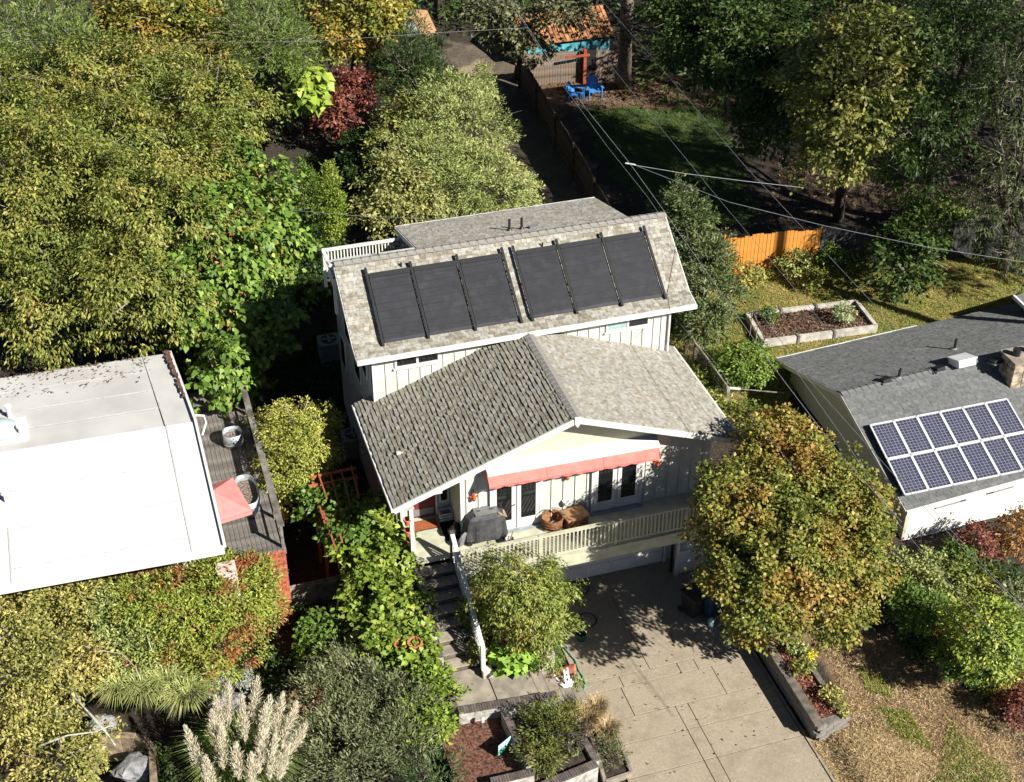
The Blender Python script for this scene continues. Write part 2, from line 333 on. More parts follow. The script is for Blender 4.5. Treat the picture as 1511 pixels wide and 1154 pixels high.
# ------------------------------------------------------------------ roof shingles as relief
def shingles(P0, U, V, N, wf, H, expo=.145, tab=.24, proud=.03, v0=0.0, stagger=.5):
    """courses of tabs: P0 lower corner, U along the course, V up the slope; wf(v)->(u0,u1)"""
    P0, U, V, N = (np.array(a, float) for a in (P0, U, V, N)); Vt = []; F = []
    nrow = int(H/expo)
    for r in range(nrow+1):
        v = v0+r*expo; v2 = min(v+expo+.02, H)
        if v >= H-.02: break
        u0, u1 = wf(v); u = u0; off = (r*stagger % 1)*tab; first = True
        while u < u1-.01:
            wd = tab*random.uniform(.75,1.25); 
            if first: wd = max(.05, wd-off); first = False
            ue = min(u+wd, u1); pr = proud*random.uniform(.45,1.3); dv = random.uniform(-.012,.012)
            a = P0+U*u+V*(v+dv)+N*pr; b = P0+U*(ue-.008)+V*(v+dv)+N*pr; c = P0+U*(ue-.008)+V*v2+N*.004; d = P0+U*u+V*v2+N*.004
            e = P0+U*u+V*(v+dv); f = P0+U*(ue-.008)+V*(v+dv); o = len(Vt); Vt += [a,b,c,d,e,f]
            F += [(o,o+1,o+2,o+3),(o+4,o+5,o+1,o),(o+5,o+2,o+1,o+1),(o+4,o,o+3,o+3)]
            u = ue
    F = [tuple(dict.fromkeys(f)) for f in F]
    m = MB(); m.v = [tuple(v) for v in Vt]; m.f = F; return m
# ================================================================== MAIN HOUSE
Hr, RWL, RWR, SL = 7.038, 5.549, 5.331, .371
xa, xb, yu = -4.988, 4.811, 5.05
ze, eL, eR, ye, zr, yr = 7.069, -5.474, 5.737, 4.725, 8.858, 7.691
YW = .718; ZD = 2.7
house = thing('house', 'cream board-and-batten house with grey shingle roofs, dark panels on top and a coral awning', 'house', (0, 4, 0))
cosl = math.cos(math.atan(SL)); sinl = math.sin(math.atan(SL))
# walls
wl_x0 = -3.36
front = MB().prism([(wl_x0,YW,2.3),(4.75,YW,2.3),(4.75,YW,Hr-SL*4.75-.12),(0,YW,Hr-.16),(wl_x0,YW,Hr+SL*wl_x0-.16)], (0,.14,0)).build('wall', WALL, house)
for i in range(22):
    x = wl_x0+.17+i*.385
    if x > 4.7: break
    if -2.52 < x < -.82 or .76 < x < 2.46: continue
    MB().box(x-.018, YW-.03, ZD+.02, x+.018, YW-.002, min(Hr-SL*abs(x)-.2, 5.0)).build('batten', WALL, front)
MB().box(wl_x0-.03,YW-.035,ZD,wl_x0+.07,YW+.0-.001,5.0).build('corner_board', WHITE, front)
MB().prism([(-2.62,YW-.05,5.30),(2.9,YW-.05,5.30),(2.9,YW-.05,Hr-SL*2.9-.15),(0,YW-.05,Hr-.15),(-2.62,YW-.05,Hr-SL*2.62-.15)], (0,.047,0)).build('gable_panel', GABLE, house)
side = MB().box(4.61,YW+.14,0,4.75,yu,5.25).build('wall', WALL, house, label='side wall facing the right neighbour')
rec = MB().box(wl_x0,YW+.14,ZD,wl_x0+.12,2.2,5.3).build('wall', GABLE, house, label='olive cream wall of the entry recess')
back_e = MB().box(-4.95,2.08,ZD-.4,wl_x0+.12,2.2,5.3).build('wall', WALL, house, label='entry wall with the front door')
lw = MB().box(-5.05,2.2,-.3,-4.93,yu,5.0).build('wall', WALL, house, label='left side wall under the lower roof')
MB().box(-4.93,YW+.0,-.1,-4.8,2.2,2.55).build('wall', WALL, house, label='low wall under the entry deck')
# lower wall and garage
gw = MB().box(-2.6,YW+.01,-.1,4.75,YW+.15,2.42).build('wall', WHITE, house, label='white basement wall with the garage door')
gd = MB().box(-.25,YW-.06,.02,3.35,YW-.0,2.25).build('garage_door', WHITE, house)
for i in range(4):
    for k in range(4):
        MB().box(-.18+i*.89,YW-.085,.1+k*.54,.62+i*.89,YW-.063,.52+k*.54).build('panel', WHITE, gd, bevel=.008)
for x in (-.37,3.37): MB().box(x,YW-.10,0,x+.1,YW+.0,2.35).build('door_jamb', WHITE, gw)
# french doors
def french(xc, name_lab):
    d = MB().box(xc-.83,YW-.05,ZD,xc+.83,YW-.004,4.72).build('french_door', WHITE, house, label=name_lab)
    for x in (xc-.83, xc+.755): MB().box(x,YW-.09,ZD,x+.075,YW-.053,4.80).build('frame', WHITE, d)
    MB().box(xc-.83,YW-.09,4.725,xc+.83,YW-.053,4.80).build('frame', WHITE, d)
    MB().box(xc-.86,YW-.22,ZD,xc+.86,YW-.092,ZD+.05).build('threshold', mat('sill_grey_blue',(.30,.34,.38),.7), d)
    for sgn in (-1,1):
        c = xc+sgn*.385
        lf = MB().box(c-.36,YW-.085,ZD+.06,c-.235,YW-.055,4.70); lf.box(c+.235,YW-.085,ZD+.06,c+.36,YW-.055,4.70)
        lf.box(c-.235,YW-.085,ZD+.06,c+.235,YW-.055,ZD+.40); lf.box(c-.235,YW-.085,4.52,c+.235,YW-.055,4.70)
        l = lf.build('door_leaf', WHITE, d, bevel=.006)
        MB().box(c-.235,YW-.068,ZD+.40,c+.235,YW-.056,4.52).build('pane', GLASS, l)
    MB().tube([(xc-.06,YW-.13,ZD+1.0),(xc-.06,YW-.085,ZD+1.0)],.025).box(xc-.12,YW-.15,ZD+.99,xc-.05,YW-.13,ZD+1.02).build('handle', GREY, d)
french(-1.65, 'glazed double door behind the covered grill')
french(1.61, 'glazed double door on the right of the deck')
# awning
aw = thing('awning', 'coral red canvas awning with scalloped valance under the white gable hood', 'awning', (0,.4,5))
HB = [(-2.66,YW-.052,5.42),(2.82,YW-.052,5.25)]
hood = MB().prism([(-2.64,YW-.053,5.46),(-2.64,.30,5.33),(-2.64,.30,5.22),(-2.64,YW-.053,5.22)], (5.45,0,-.13)).build('hood', WHITE, aw)
zl, zr_ = 5.22, 5.09
for i in range(3):
    xA = -2.62+i*1.80; xB = xA+1.79
    fz = lambda x: 5.27-(x+2.62)/5.4*.13
    pts = [(xA,.33,fz(xA)-.03),(xB,.33,fz(xB)-.03),(xB-.04,.06,fz(xB)-.26),(xA-.04,.06,fz(xA)-.26)]
    MB().prism(pts,(0,.012,-.012)).build('canvas_panel', CORAL, aw)
    vs = []; fs = []; n = 24
    for k in range(n+1):
        x = xA-.04+(xB-xA)*k/n; z = fz(x)-.265; dz = .05+.03*abs(math.sin(k/n*math.pi*4)); y = .058+.012*math.sin(k*1.3)
        vs += [(x,.058,z),(x,y,z-dz)]
    for k in range(n): fs.append((2*k,2*k+2,2*k+3,2*k+1))
    MB().add(vs, fs).build('valance', CORAL, aw)
for x in (-2.65, 2.77):
    zq = 5.27-(x+2.62)/5.4*.13
    MB().prism([(x,.66,zq-.03),(x,.33,zq-.03),(x,.06,zq-.27),(x,.12,zq-.31),(x,.66,zq-.31)],(.012,0,0)).build('side_flap', CORAL, aw)
# lower roof: two slopes
def roofslab(pts, name, m, parent, th=.1, label=None): return MB().prism(pts,(0,0,-th)).build(name, m, parent, label=label)
ybl = 5.42
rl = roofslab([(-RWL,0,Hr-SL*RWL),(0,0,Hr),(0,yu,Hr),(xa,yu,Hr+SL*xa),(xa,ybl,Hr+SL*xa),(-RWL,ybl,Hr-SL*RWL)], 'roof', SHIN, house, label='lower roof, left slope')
rr = roofslab([(0,0,Hr),(RWR,0,Hr-SL*RWR),(RWR,ybl,Hr-SL*RWR),(xb,ybl,Hr-SL*xb),(xb,yu,Hr-SL*xb),(0,yu,Hr)], 'roof', SHINL, house, label='lower roof, right slope with sunlight put into its paler shingles')
def wfl(v):  # u along -Y.. keep u = y
    x = -RWL+v*cosl
    return (0, ybl if x < xa else yu)
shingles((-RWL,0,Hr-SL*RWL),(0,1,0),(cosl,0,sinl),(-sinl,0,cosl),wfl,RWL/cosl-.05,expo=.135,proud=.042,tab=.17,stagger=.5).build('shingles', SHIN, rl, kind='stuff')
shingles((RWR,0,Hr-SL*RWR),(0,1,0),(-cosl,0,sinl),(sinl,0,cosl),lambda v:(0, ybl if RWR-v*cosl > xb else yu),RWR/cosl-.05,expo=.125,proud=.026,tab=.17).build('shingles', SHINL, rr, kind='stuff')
RCAP = mat('ridge_cap_shingle', (.30,.29,.26), .9, .15, 9, bump=.3, bscale=70)
def caps(p, q, n, sl, parent, wd=.17):
    p = np.array(p,float); q = np.array(q,float); d = (q-p)/n; du = d/np.linalg.norm(d); sd = np.cross(du,(0,0,1)); L = np.linalg.norm(d)
    m = MB(); a = sl
    P = []
    for k,(e,h) in enumerate(((0,.03),(L+.03,.012))):
        for s_,dz in ((-wd,-wd*a),(0,0),(wd,-wd*a)): P.append(du*e+sd*s_+np.array((0,0,h+dz)))
    P += [p_-np.array((0,0,.02)) for p_ in P]
    m.add(P, [(0,1,4,3),(1,2,5,4),(0,6,7,1),(1,7,8,2),(3,4,10,9),(4,5,11,10),(0,3,9,6),(2,8,11,5)])
    me = m.mesh('ridge_cap', RCAP)
    for i in range(n): link('ridge_cap', me, parent, p+d*i)
caps((0,0,Hr+.02),(0,4.7,Hr+.02),20,SL,rl)
# rake boards
for (xe,sg) in ((-RWL,-1),(RWR,1)):
    MB().prism([(0,-.03,Hr-.01),(xe,-.03,Hr-SL*abs(xe)-.01),(xe,-.03,Hr-SL*abs(xe)-.20),(0,-.03,Hr-.21)],(0,.028,0)).build('rake_board', WHITE, house)
MB().prism([(-.1,-.06,Hr+.03),(.1,-.06,Hr+.03),(.08,-.06,Hr-.22),(0,-.06,Hr-.34),(-.08,-.06,Hr-.22)],(0,.03,0)).build('finial', WHITE, house)
MB().box(-RWL-.09,-.02,Hr-SL*RWL-.14,-RWL-.0,ybl,Hr-SL*RWL-.02).build('gutter', WHITE, house)
MB().box(RWR,-.02,Hr-SL*RWR-.14,RWR+.09,ybl,Hr-SL*RWR-.02).build('gutter', WHITE, house)
SOFF = mat('soffit_paint', (.55,.54,.47), .8, .05)
MB().box(-RWL+.02,0.0,4.80,-4.95,ybl,4.83).build('soffit', SOFF, house)
# entry porch: small roof, post, door
pr = MB().prism([(-5.0,.62,5.02),(-4.3,.62,5.02),(-4.3,2.05,5.02),(-5.0,2.05,5.02)],(0,0,-.05)).build('porch_ceiling', SOFF, house)
MB().box(-5.08,.50,4.78,-3.92,.62,4.98).build('porch_beam', WHITE, house)
MB().box(-3.98,.50,4.78,-3.92,2.05,4.9).build('porch_beam', WHITE, house)
MB().box(-5.0,.50,ZD,-4.88,.62,4.78).build('porch_post', WHITE, house)
fd = MB().box(-4.62,2.03,ZD+.02,-3.84,2.078,4.75).build('front_door', mat('dark_red_door',(.20,.03,.03),.5), house, label='dark red front door in the entry')
MB().box(-4.68,2.01,ZD,-4.62,2.078,4.8).box(-3.84,2.01,ZD,-3.78,2.078,4.8).build('frame', WHITE, fd)
MB().box(-4.55,2.01,ZD+.1,-3.91,2.028,ZD+.35).build('kick_plate', GREY, fd)
ew = MB().box(-3.72,2.03,3.15,-3.4,2.078,4.6).build('window', WHITE, house, label='narrow white-framed window beside the front door')
MB().box(-3.66,2.015,3.22,-3.46,2.028,4.52).build('pane', GLASS, ew)
fl = MB().box(-3.62,YW-.14,4.92,-3.50,YW-.04,5.06).box(-3.80,YW-.14,4.98,-3.70,YW-.04,5.08).build('floodlight', BLK, house)
# upper storey
uf = MB().prism([(xa,yu,Hr+SL*xa-.3),(0,yu,Hr-.3),(xb,yu,Hr-SL*xb-.3),(xb,yu,ze),(xa,yu,ze)],(0,.12,0)).build('wall', WALL, house, label='upper storey front wall')
for i in range(27):
    x = xa+.06+i*.375
    if x > xb-.1: break
    z0 = Hr-SL*abs(x)+.04
    segs = [(z0, ze-.02)]
    if -4.28 < x < -2.78: segs = [(z0,6.36)]
    if 2.74 < x < 4.26: segs = [(z0,6.36)]
    for a,b in segs:
        if b > a+.1: MB().box(x-.018,yu-.028,a,x+.018,yu-.002,b).build('batten', WALL, uf)
for x0 in (xa, xb-.11): MB().box(x0,yu-.032,Hr-SL*abs(x0)-.05,x0+.11,yu-.002,ze).build('corner_board', WHITE, uf)
MB().box(xb+.0,yu-.0,3.0,xb+.12,yu+.12,ze).tube([(xb+.16,yu-.05,2.5),(xb+.16,yu-.05,ze)],.045).build('downspout', WHITE, house)
def uwin(x0,x1,z0,z1,lab,openl):
    f = MB().box(x0,yu-.05,z0,x1,yu-.003,z0+.07).box(x0,yu-.05,z1-.05,x1,yu-.003,z1).box(x0,yu-.05,z0+.07,x0+.07,yu-.003,z1-.05).box(x1-.07,yu-.05,z0+.07,x1,yu-.003,z1-.05)
    xm = (x0+x1)/2; f.box(xm-.035,yu-.05,z0+.07,xm+.035,yu-.003,z1-.05)
    wdn = f.build('window', WHITE, house, label=lab)
    MB().box(x0+.07,yu-.03,z0+.07,xm-.035,yu-.005,z1-.05).build('pane', GLASS if not openl else mat('pale_blind_pane',(.35,.50,.47),.3), wdn)
    MB().box(xm+.035,yu-.03,z0+.07,x1-.07,yu-.005,z1-.05).build('pane', GLASS, wdn)
    MB().box(x0-.05,yu-.08,z0-.05,x1+.05,yu-.003,z0-.003).build('sill', WHITE, wdn)
uwin(-4.26,-2.80,6.34,7.0,'left window under the upper eave',False)
uwin(2.76,4.28,6.34,7.0,'right window under the upper eave, with a pale blind',True)
# side gable wall (left) and body
SDW = mat('shade_toned_siding', (.42,.44,.42), .8, .06, 2.5, bump=.08)  # cream siding made greyer and darker, shade of these walls put into the colour
YB = 11.0
zk_y = ye+.62; slp = (zr-7.24)/(yr-zk_y); zkk = 7.24
def rz(y): return zkk+(y-zk_y)*slp if y >= zk_y else ze+(y-ye)*(zkk-ze)/(zk_y-ye)
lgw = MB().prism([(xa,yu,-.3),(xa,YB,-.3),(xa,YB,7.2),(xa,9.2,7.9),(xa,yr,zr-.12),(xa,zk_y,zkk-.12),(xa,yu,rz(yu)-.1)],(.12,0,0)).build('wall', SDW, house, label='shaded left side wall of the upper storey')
for (ya,yb_,za,zb) in ((5.7,6.7,5.6,6.7),(6.9,7.8,4.6,6.3),(8.3,9.2,5.2,6.8),(5.9,6.9,3.2,4.4),(9.6,10.3,3.4,4.6)):
    f = MB().box(xa-.05,ya,za,xa-.003,yb_,zb).build('window', WHITE, house, label='window in the shaded left wall')
    MB().box(xa-.065,ya+.08,za+.08,xa-.053,yb_-.08,zb-.08).build('pane', GLASS, f)
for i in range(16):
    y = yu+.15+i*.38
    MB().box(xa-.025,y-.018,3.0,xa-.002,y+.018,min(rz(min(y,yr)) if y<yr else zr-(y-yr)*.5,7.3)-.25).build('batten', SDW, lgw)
MB().box(xb-.12,yu+.12,0,xb,YB,7.2).box(xa+.12,YB-.12,0,xb-.12,YB,7.2).build('wall', SDW, house, label='rear and right walls of the upper storey')
MB().prism([(xb-.12,yu+.13,7.2),(xb-.12,YB,7.2),(xb-.12,yr,zr-.15)],(.118,0,0)).build('gable', SDW, house, label='right gable of the upper storey')
# upper roof
ur = MB()
th = .12
ur.prism([(eL,ye,ze),(eL,zk_y,zkk),(eL,yr,zr),(eL,yr,zr-th),(eL,zk_y,zkk-th),(eL,ye,ze-th)],(eR-eL,0,0))
uro = ur.build('roof', SHINB, house, label='upper roof, front slope carrying the dark panels')
ang = math.atan(slp); cs, sn = math.cos(ang), math.sin(ang)
ang2 = math.atan((zkk-ze)/(zk_y-ye)); c2, s2 = math.cos(ang2), math.sin(ang2); Hk = (zk_y-ye)/c2; Hu = (yr-zk_y)/cs
shingles((eL,ye,ze),(1,0,0),(0,c2,s2),(0,-s2,c2),lambda v:(0,eR-eL),Hk,expo=.135,tab=.22,proud=.026).build('shingles', SHINB, uro, kind='stuff')
shingles((eL,zk_y,zkk),(1,0,0),(0,cs,sn),(0,-sn,cs),lambda v:(0,eR-eL),Hu-.04,expo=.135,tab=.22,proud=.028).build('shingles', SHINB, uro, kind='stuff')
caps((eL,yr,zr+.02),(eR,yr,zr+.02),38,.3,uro)
MB().box(eL-.02,ye-.10,ze-.14,eR+.02,ye-.003,ze-.0).build('gutter', WHITE, house)
for x in (eL-.03, eR): MB().prism([(x,ye,ze-.01),(x,zk_y,zkk-.01),(x,yr,zr-.01),(x,yr,zr-.16),(x,zk_y,zkk-.16),(x,ye,ze-.16)],(.03,0,0)).build('rake_board', WHITE, house)
# rear slope
BK = [(-2.73,yr),(4.53,yr),(4.53,11.08),(-2.73,11.08)]
zbk = 7.95; sb = (zr-zbk)/(11.08-yr)
pl = at(583,335,0) # noqa
XbL, XbR = -2.73, 4.53
rb = MB().prism([(XbL,yr,zr),(XbR,yr,zr),(XbR,11.08,zbk),(XbL,11.08,zbk)],(0,0,-.12)).build('roof', SHINL, house, label='upper roof, rear slope behind the ridge')
ab = math.atan(sb); Lb = (11.08-yr)/math.cos(ab)
shingles((XbR,11.08,zbk),(-1,0,0),(0,-math.cos(ab),math.sin(ab)),(0,math.sin(ab),math.cos(ab)),lambda v:(0,XbR-XbL),Lb-.05,expo=.145,tab=.2,proud=.02).build('shingles', SHINL, rb, kind='stuff')
MB().box(XbL,11.08,zbk-.14,XbR,11.14,zbk+.01).build('gutter', WHITE, house)
MB().prism([(XbL-.03,yr+.15,zr-.05),(XbL-.03,11.08,zbk),(XbL-.03,11.08,zbk-.16),(XbL-.03,yr+.15,zr-.21)],(.03,0,0)).build('rake_board', WHITE, house)
MB().prism([(eL-.15,yr,zr-.02),(eL-.15,yr+.5,zr-.14),(XbL,yr+.5,zr-.14),(XbL,yr,zr-.02)],(0,0,-.1)).build('eave_trim', WHITE, house)
MB().prism([(4.53,yr,zr-.02),(eR,yr,zr-.02),(eR,yr+.35,zr-.18),(4.53,yr+.35,zr-.13)],(0,0,-.1)).build('eave_trim', SHINL, house)
for x,y in ((.55,8.45),(.95,8.38)):
    z = zr-(y-yr)*sb; MB().tube([(x,y,z),(x,y,z+.42)],.045).lathe((x,y,z),[(.11,0),(.05,.09)]).build('vent_pipe', BLK, house)
MB().box(1.2,8.25,zr-.18,1.5,8.4,zr-.08).build('roof_vent', GREY, house)
for x,y in ((-3.4,7.3),(1.3,7.25),(-4.0,7.95)):
    z = rz(min(y,yr)); MB().tube([(x,y,z-.1),(x,y,z+.16)],.03).build('vent_pipe', BLK, house)
# balcony
bal = thing('balcony', 'white railed rear balcony behind the upper ridge', 'balcony', (-4,10,7.2))
MB().box(-5.0,8.3,7.05,XbL,11.0,7.2).build('balcony_floor', DECKP, bal)
zt = 8.02
yb1 = 10.15
rt = MB().box(-5.46,yb1-.07,zt-.06,XbL+.1,yb1+.07,zt).build('top_rail', WHITE, bal)
MB().box(-5.46,yb1-.03,zt-.62,XbL+.1,yb1+.03,zt-.56).build('bottom_rail', WHITE, bal)
MB().box(-5.46,8.3,zt-.06,-5.34,yb1-.07,zt).build('top_rail', WHITE, bal)
bme = MB().box(-.02,-.018,0,.02,.018,.51).mesh('baluster', WHITE)
for i in range(27): link('baluster', bme, bal, (-5.35+i*.108,yb1,zt-.57))
for i in range(14): link('baluster', bme, bal, (-5.40,8.45+i*.12,zt-.57))
for x,y in ((-5.40,yb1),(-5.40,8.35)): MB().box(x-.05,y-.05,6.6,x+.05,y+.05,zt+.02).build('post', WHITE, bal)
# ------------------------------------------------------------------ black solar heating panels on the upper roof
def onroof(px,py,off=.0):
    n = np.array((0,-sn,cs)); return atP(px,py,n,np.array((0,zk_y,zkk))+n*off)
nro = np.array((0,-sn,cs)); vro = np.array((0,cs,sn)); uro_ = np.array((1.,0,0))
top_y = [((545,403),(606,394)),((612,394),(672,385)),((679,385),(739,374))]
def rp(x, s, off): return np.array((x,zk_y,zkk))+vro*s+nro*off
def solar(xs, lab):
    t = thing('solar_heating_array', lab, 'solar panels', rp((xs[0]+xs[-1])/2,0,.0), 'black solar heating arrays on the upper roof')
    s_top, s_bot = Hu-.62, -.12
    ribm = MB().obox((0,0,0),(1,0,0),vro,nro,.5,.006,.004).mesh('rib', MATSOL)
    for i in range(3):
        x0, x1 = xs[i]+.07, xs[i+1]-.05
        p = MB().obox(rp((x0+x1)/2,(s_top+s_bot)/2,.085),uro_,vro,nro,(x1-x0)/2,(s_top-s_bot)/2,.018).build('collector_mat', MATSOL, t)
        rb_ = MB()
        nn = 44
        for k in range(nn): rb_.obox(rp(x0+(x1-x0)*(k+.5)/nn,(s_top+s_bot)/2,.108),uro_,vro,nro,(x1-x0)/nn*.34,(s_top-s_bot)/2-.1,.006)
        rb_.build('tubes', MATSOL, p, kind='stuff')
        for q in range(1,9):
            MB().obox(rp((x0+x1)/2,s_bot+(s_top-s_bot)*q/9,.117),uro_,vro,nro,(x1-x0)/2,.012,.004).build('cross_strap', BLK, p)
        MB().obox(rp((x0+x1)/2,s_top-.05,.125),uro_,vro,nro,(x1-x0)/2,.085,.022).build('header', BLK, p)
    for i,x in enumerate(xs):
        MB().bar(rp(x,s_bot-.12,.15),rp(x,s_top+.22,.15),.075,.075,up=nro).build('side_rail', BLK, t)
    return t
xs1 = [onroof(px,py,.1)[0] for px,py in ((540,403),(606,393),(674,381),(741,372))]
xs2 = [onroof(px,py,.1)[0] for px,py in ((757,368),(821,358),(887,348),(950,338))]
solar(xs1, 'left array of three black solar heating mats on the upper roof')
solar(xs2, 'right array of three black solar heating mats on the upper roof')
# ------------------------------------------------------------------ deck
deck = thing('deck', 'cream painted front deck over the garage with a white baluster railing', 'deck', (0,0,ZD))
xR = 4.3
MB().box(-3.85,-.97,ZD-.09,xR,YW-.002,ZD).build('floor', DECKP, deck)
MB().box(-4.93,.03,ZD-.09,-3.852,2.02,ZD).build('floor', DECKP, deck)
MB().box(-3.356,.03,ZD-.1,-3.3,.1,ZD-.095).build('joist', DECKP, deck)
MB().box(-3.86,-1.02,ZD-.40,xR,-.972,ZD+.01).build('fascia', DECKP, deck)
MB().prism([(-2.4,-1.02,ZD-.40),(xR,-1.02,ZD-.40),(xR,YW-.1,ZD-1.15),(-1.6,YW-.1,ZD-1.15)],(0,0.03,-.05)).build('sloped_skirt', DECKP, deck)
MB().box(-3.86,-.99,ZD+.88,xR,-.87,ZD+.94).build('top_rail', DECKP, deck)
MB().box(-3.86,-.95,ZD+.08,xR,-.90,ZD+.14).build('bottom_rail', DECKP, deck)
bm2 = MB().box(-.022,-.02,0,.022,.02,.74).mesh('baluster', DECKP)
x = -3.72
while x < xR-.1:
    link('baluster', bm2, deck, (x,-.925,ZD+.14)); x += .125
for x in (-3.80,-1.4,1.0,3.3): MB().box(x-.045,-.97,ZD-.3,x+.045,-.88,ZD+.96).build('post', DECKP, deck)
for x in (xR-.1,): MB().box(x-.06,-.98,-.06,x+.06,-.86,ZD-.1).build('post', WHITE, deck)
# ------------------------------------------------------------------ stairs
_rs = 0
st = thing('stairs', 'concrete steps running down from the deck in shade, then turning to the driveway', 'stairs', (-4.3,-2,0))
n = 9; y = .03; z = ZD
for i in range(n):
    z -= .2; y0 = .03-(i+1)*.3667
    sp0 = MB().box(-4.88,y0-.02,z-.05,-3.88,y0+.36,z).build('step', CONCS, st, bevel=.008)
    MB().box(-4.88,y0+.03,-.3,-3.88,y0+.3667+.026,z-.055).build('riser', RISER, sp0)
ze_ = ZD-.2*n   # 0.9
y1 = .03-n*.3667
MB().box(-4.90,-4.32,-.3,-3.78,y1-.004,ze_-.002).build('landing', CONCS, st)
MB().box(-3.778,-4.30,-.3,-3.745,-3.42,ze_-.05).build('joint', RISER, st)
MB().box(-3.74,-4.36,-.3,-2.86,-3.40,ze_-.01).build('landing', CONCS, st)
xx = -2.855; z = ze_
for i in range(5):
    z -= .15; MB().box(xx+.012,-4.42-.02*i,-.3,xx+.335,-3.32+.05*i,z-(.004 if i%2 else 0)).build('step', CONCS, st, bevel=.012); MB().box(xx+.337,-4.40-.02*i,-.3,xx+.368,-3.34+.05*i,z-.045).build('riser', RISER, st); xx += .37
# left kerb wall of the stairs with brick cap
def caprow(p, q, wd, parent, z, h=.07, bw=.075):
    p = np.array((*p,z),float); q = np.array((*q,z),float); L = np.linalg.norm(q-p); d = (q-p)/L; sd = np.cross(d,(0,0,1)); m = MB(); nb = int(L/bw)
    for i in range(nb): m.obox(p+d*((i+.5)*L/nb)+np.array((0,0,h/2+random.uniform(-.004,.006))),d,sd,(0,0,1),L/nb*.44,wd/2*random.uniform(.96,1.03),h/2)
    m.bar(p+np.array((0,0,h*.4)),q+np.array((0,0,h*.4)),wd*.94,h*.7)
    return m.build('brick_cap', BRCAP, parent, kind='stuff')
def lowwall(p, q, wd, z0, z1, name, label, cat='garden wall', mtl=BLOCK, g=None, blocks=True):
    t = thing(name, label, cat, ((p[0]+q[0])/2,(p[1]+q[1])/2,z0), g)
    MB().bar((*p,(z0+z1-.07)/2),(*q,(z0+z1-.07)/2),wd*.9,z1-.07-z0).build('block_wall', mtl, t, bevel=.015)
    caprow(p,q,wd,t,z1-.068); return t
kw = thing('stepped_kerb', 'dark brick-capped kerb stepping down the left side of the front steps', 'kerb', (-5,-2,.5))
for i in range(5):
    ya = .0-i*.68; za = ZD-.12-i*.37
    MB().box(-5.06,ya-.68,-.3,-4.9,ya-.004,za-.07).build('block_wall', BLOCK, kw); caprow((-4.98,ya-.68),(-4.98,ya-.01),.17,kw,za-.068)
MB().box(-5.06,-4.3,-.3,-4.92,-3.404,.93).build('block_wall', BLOCK, kw); caprow((-4.99,-4.3),(-4.99,-3.41),.17,kw,.932)
lowwall((-4.95,-4.45),(-2.1,-4.68),.24,-.1,1.02,'landing_wall','whitewashed block wall with dark brick cap in front of the stair landing')
# bed with the sign: soil + walls
lowwall((-3.72,-4.86),(-3.62,-6.85),.22,-.1,1.0,'bed_wall','brick-capped wall between the sign bed and the planted bed')
lowwall((-4.75,-6.98),(-3.55,-7.0),.22,-.1,.85,'bed_wall','white-faced brick-capped wall at the front end of the sign bed')
MB().add([(-5.6,-7.0,.5),(-3.74,-7.0,.5),(-3.74,-4.6,.55),(-5.6,-4.6,.55)],[(0,1,2,3)]).build('mulch_bed', MULCH, None, kind='structure')
# planted bed right of it
lowwall((-3.45,-7.35),(-1.75,-7.05),.24,-.1,.62,'bed_wall','white block planter wall with brick cap at the bottom of the photo')
lowwall((-1.72,-6.95),(-1.9,-4.9),.2,-.1,.6,'bed_wall','brick-capped wall hidden under grasses beside the driveway planter')
MB().add([(-3.55,-7.2,.45),(-1.75,-7.0,.45),(-1.9,-4.75,.5),(-3.6,-4.75,.5)],[(0,1,2,3)]).build('mulch_bed', SOIL, None, kind='structure')
# low concrete planter by the driveway
lp = thing('concrete_planter', 'low concrete kerbed planter beside the driveway holding dry grass and rosemary', 'planter', (-1,-6.5,0))
pa,pb,pc,pd = at(905,1062,.12),at(932,1139,.12),at(893,1152,.12),at(868,1068,.12)
for p,q in ((pa,pb),(pb,pc),(pc,pd)): MB().bar((p[0],p[1],.03),(q[0],q[1],.03),.1,.18).build('kerb', CONCS, lp, bevel=.01)
MB().add([(pa[0],pa[1],.04),(pb[0],pb[1],.04),(pc[0],pc[1],.04),(pd[0],pd[1],.04)],[(0,1,2,3)]).build('soil', SOIL, lp)
# planter between stairs and driveway
pl_ = thing('block_planter', 'whitewashed block planter with brick cap between the front steps and the driveway', 'planter', (-2.8,-2,0))
zp = .98
fw = [(-3.72,-3.28),(-2.9,-3.26),(-1.75,-3.05)]
MB().bar((-3.75,-3.27,.45),(-1.72,-3.05,.45),.17,1.0).build('block_wall', BLOCK, pl_, bevel=.02)
MB().bar((-1.72,-3.1,.45),(-1.72,.6,.45),.2,1.0).build('block_wall', BLOCK, pl_, bevel=.02)
caprow((-2.35,-3.09),(-1.72,-3.04),.24,pl_,zp-.03); caprow((-1.74,-3.0),(-1.74,.5),.24,pl_,zp-.03)
MB().box(-3.92,-3.42,.0,-3.6,-3.12,1.12).build('pillar', BLOCK, pl_, bevel=.02)
MB().add([(-3.82,-3.2,.88),(-1.8,-3.0,.82),(-1.8,.6,.9),(-3.82,.6,.9)],[(0,1,2,3)]).build('mulch', MULCH, pl_)
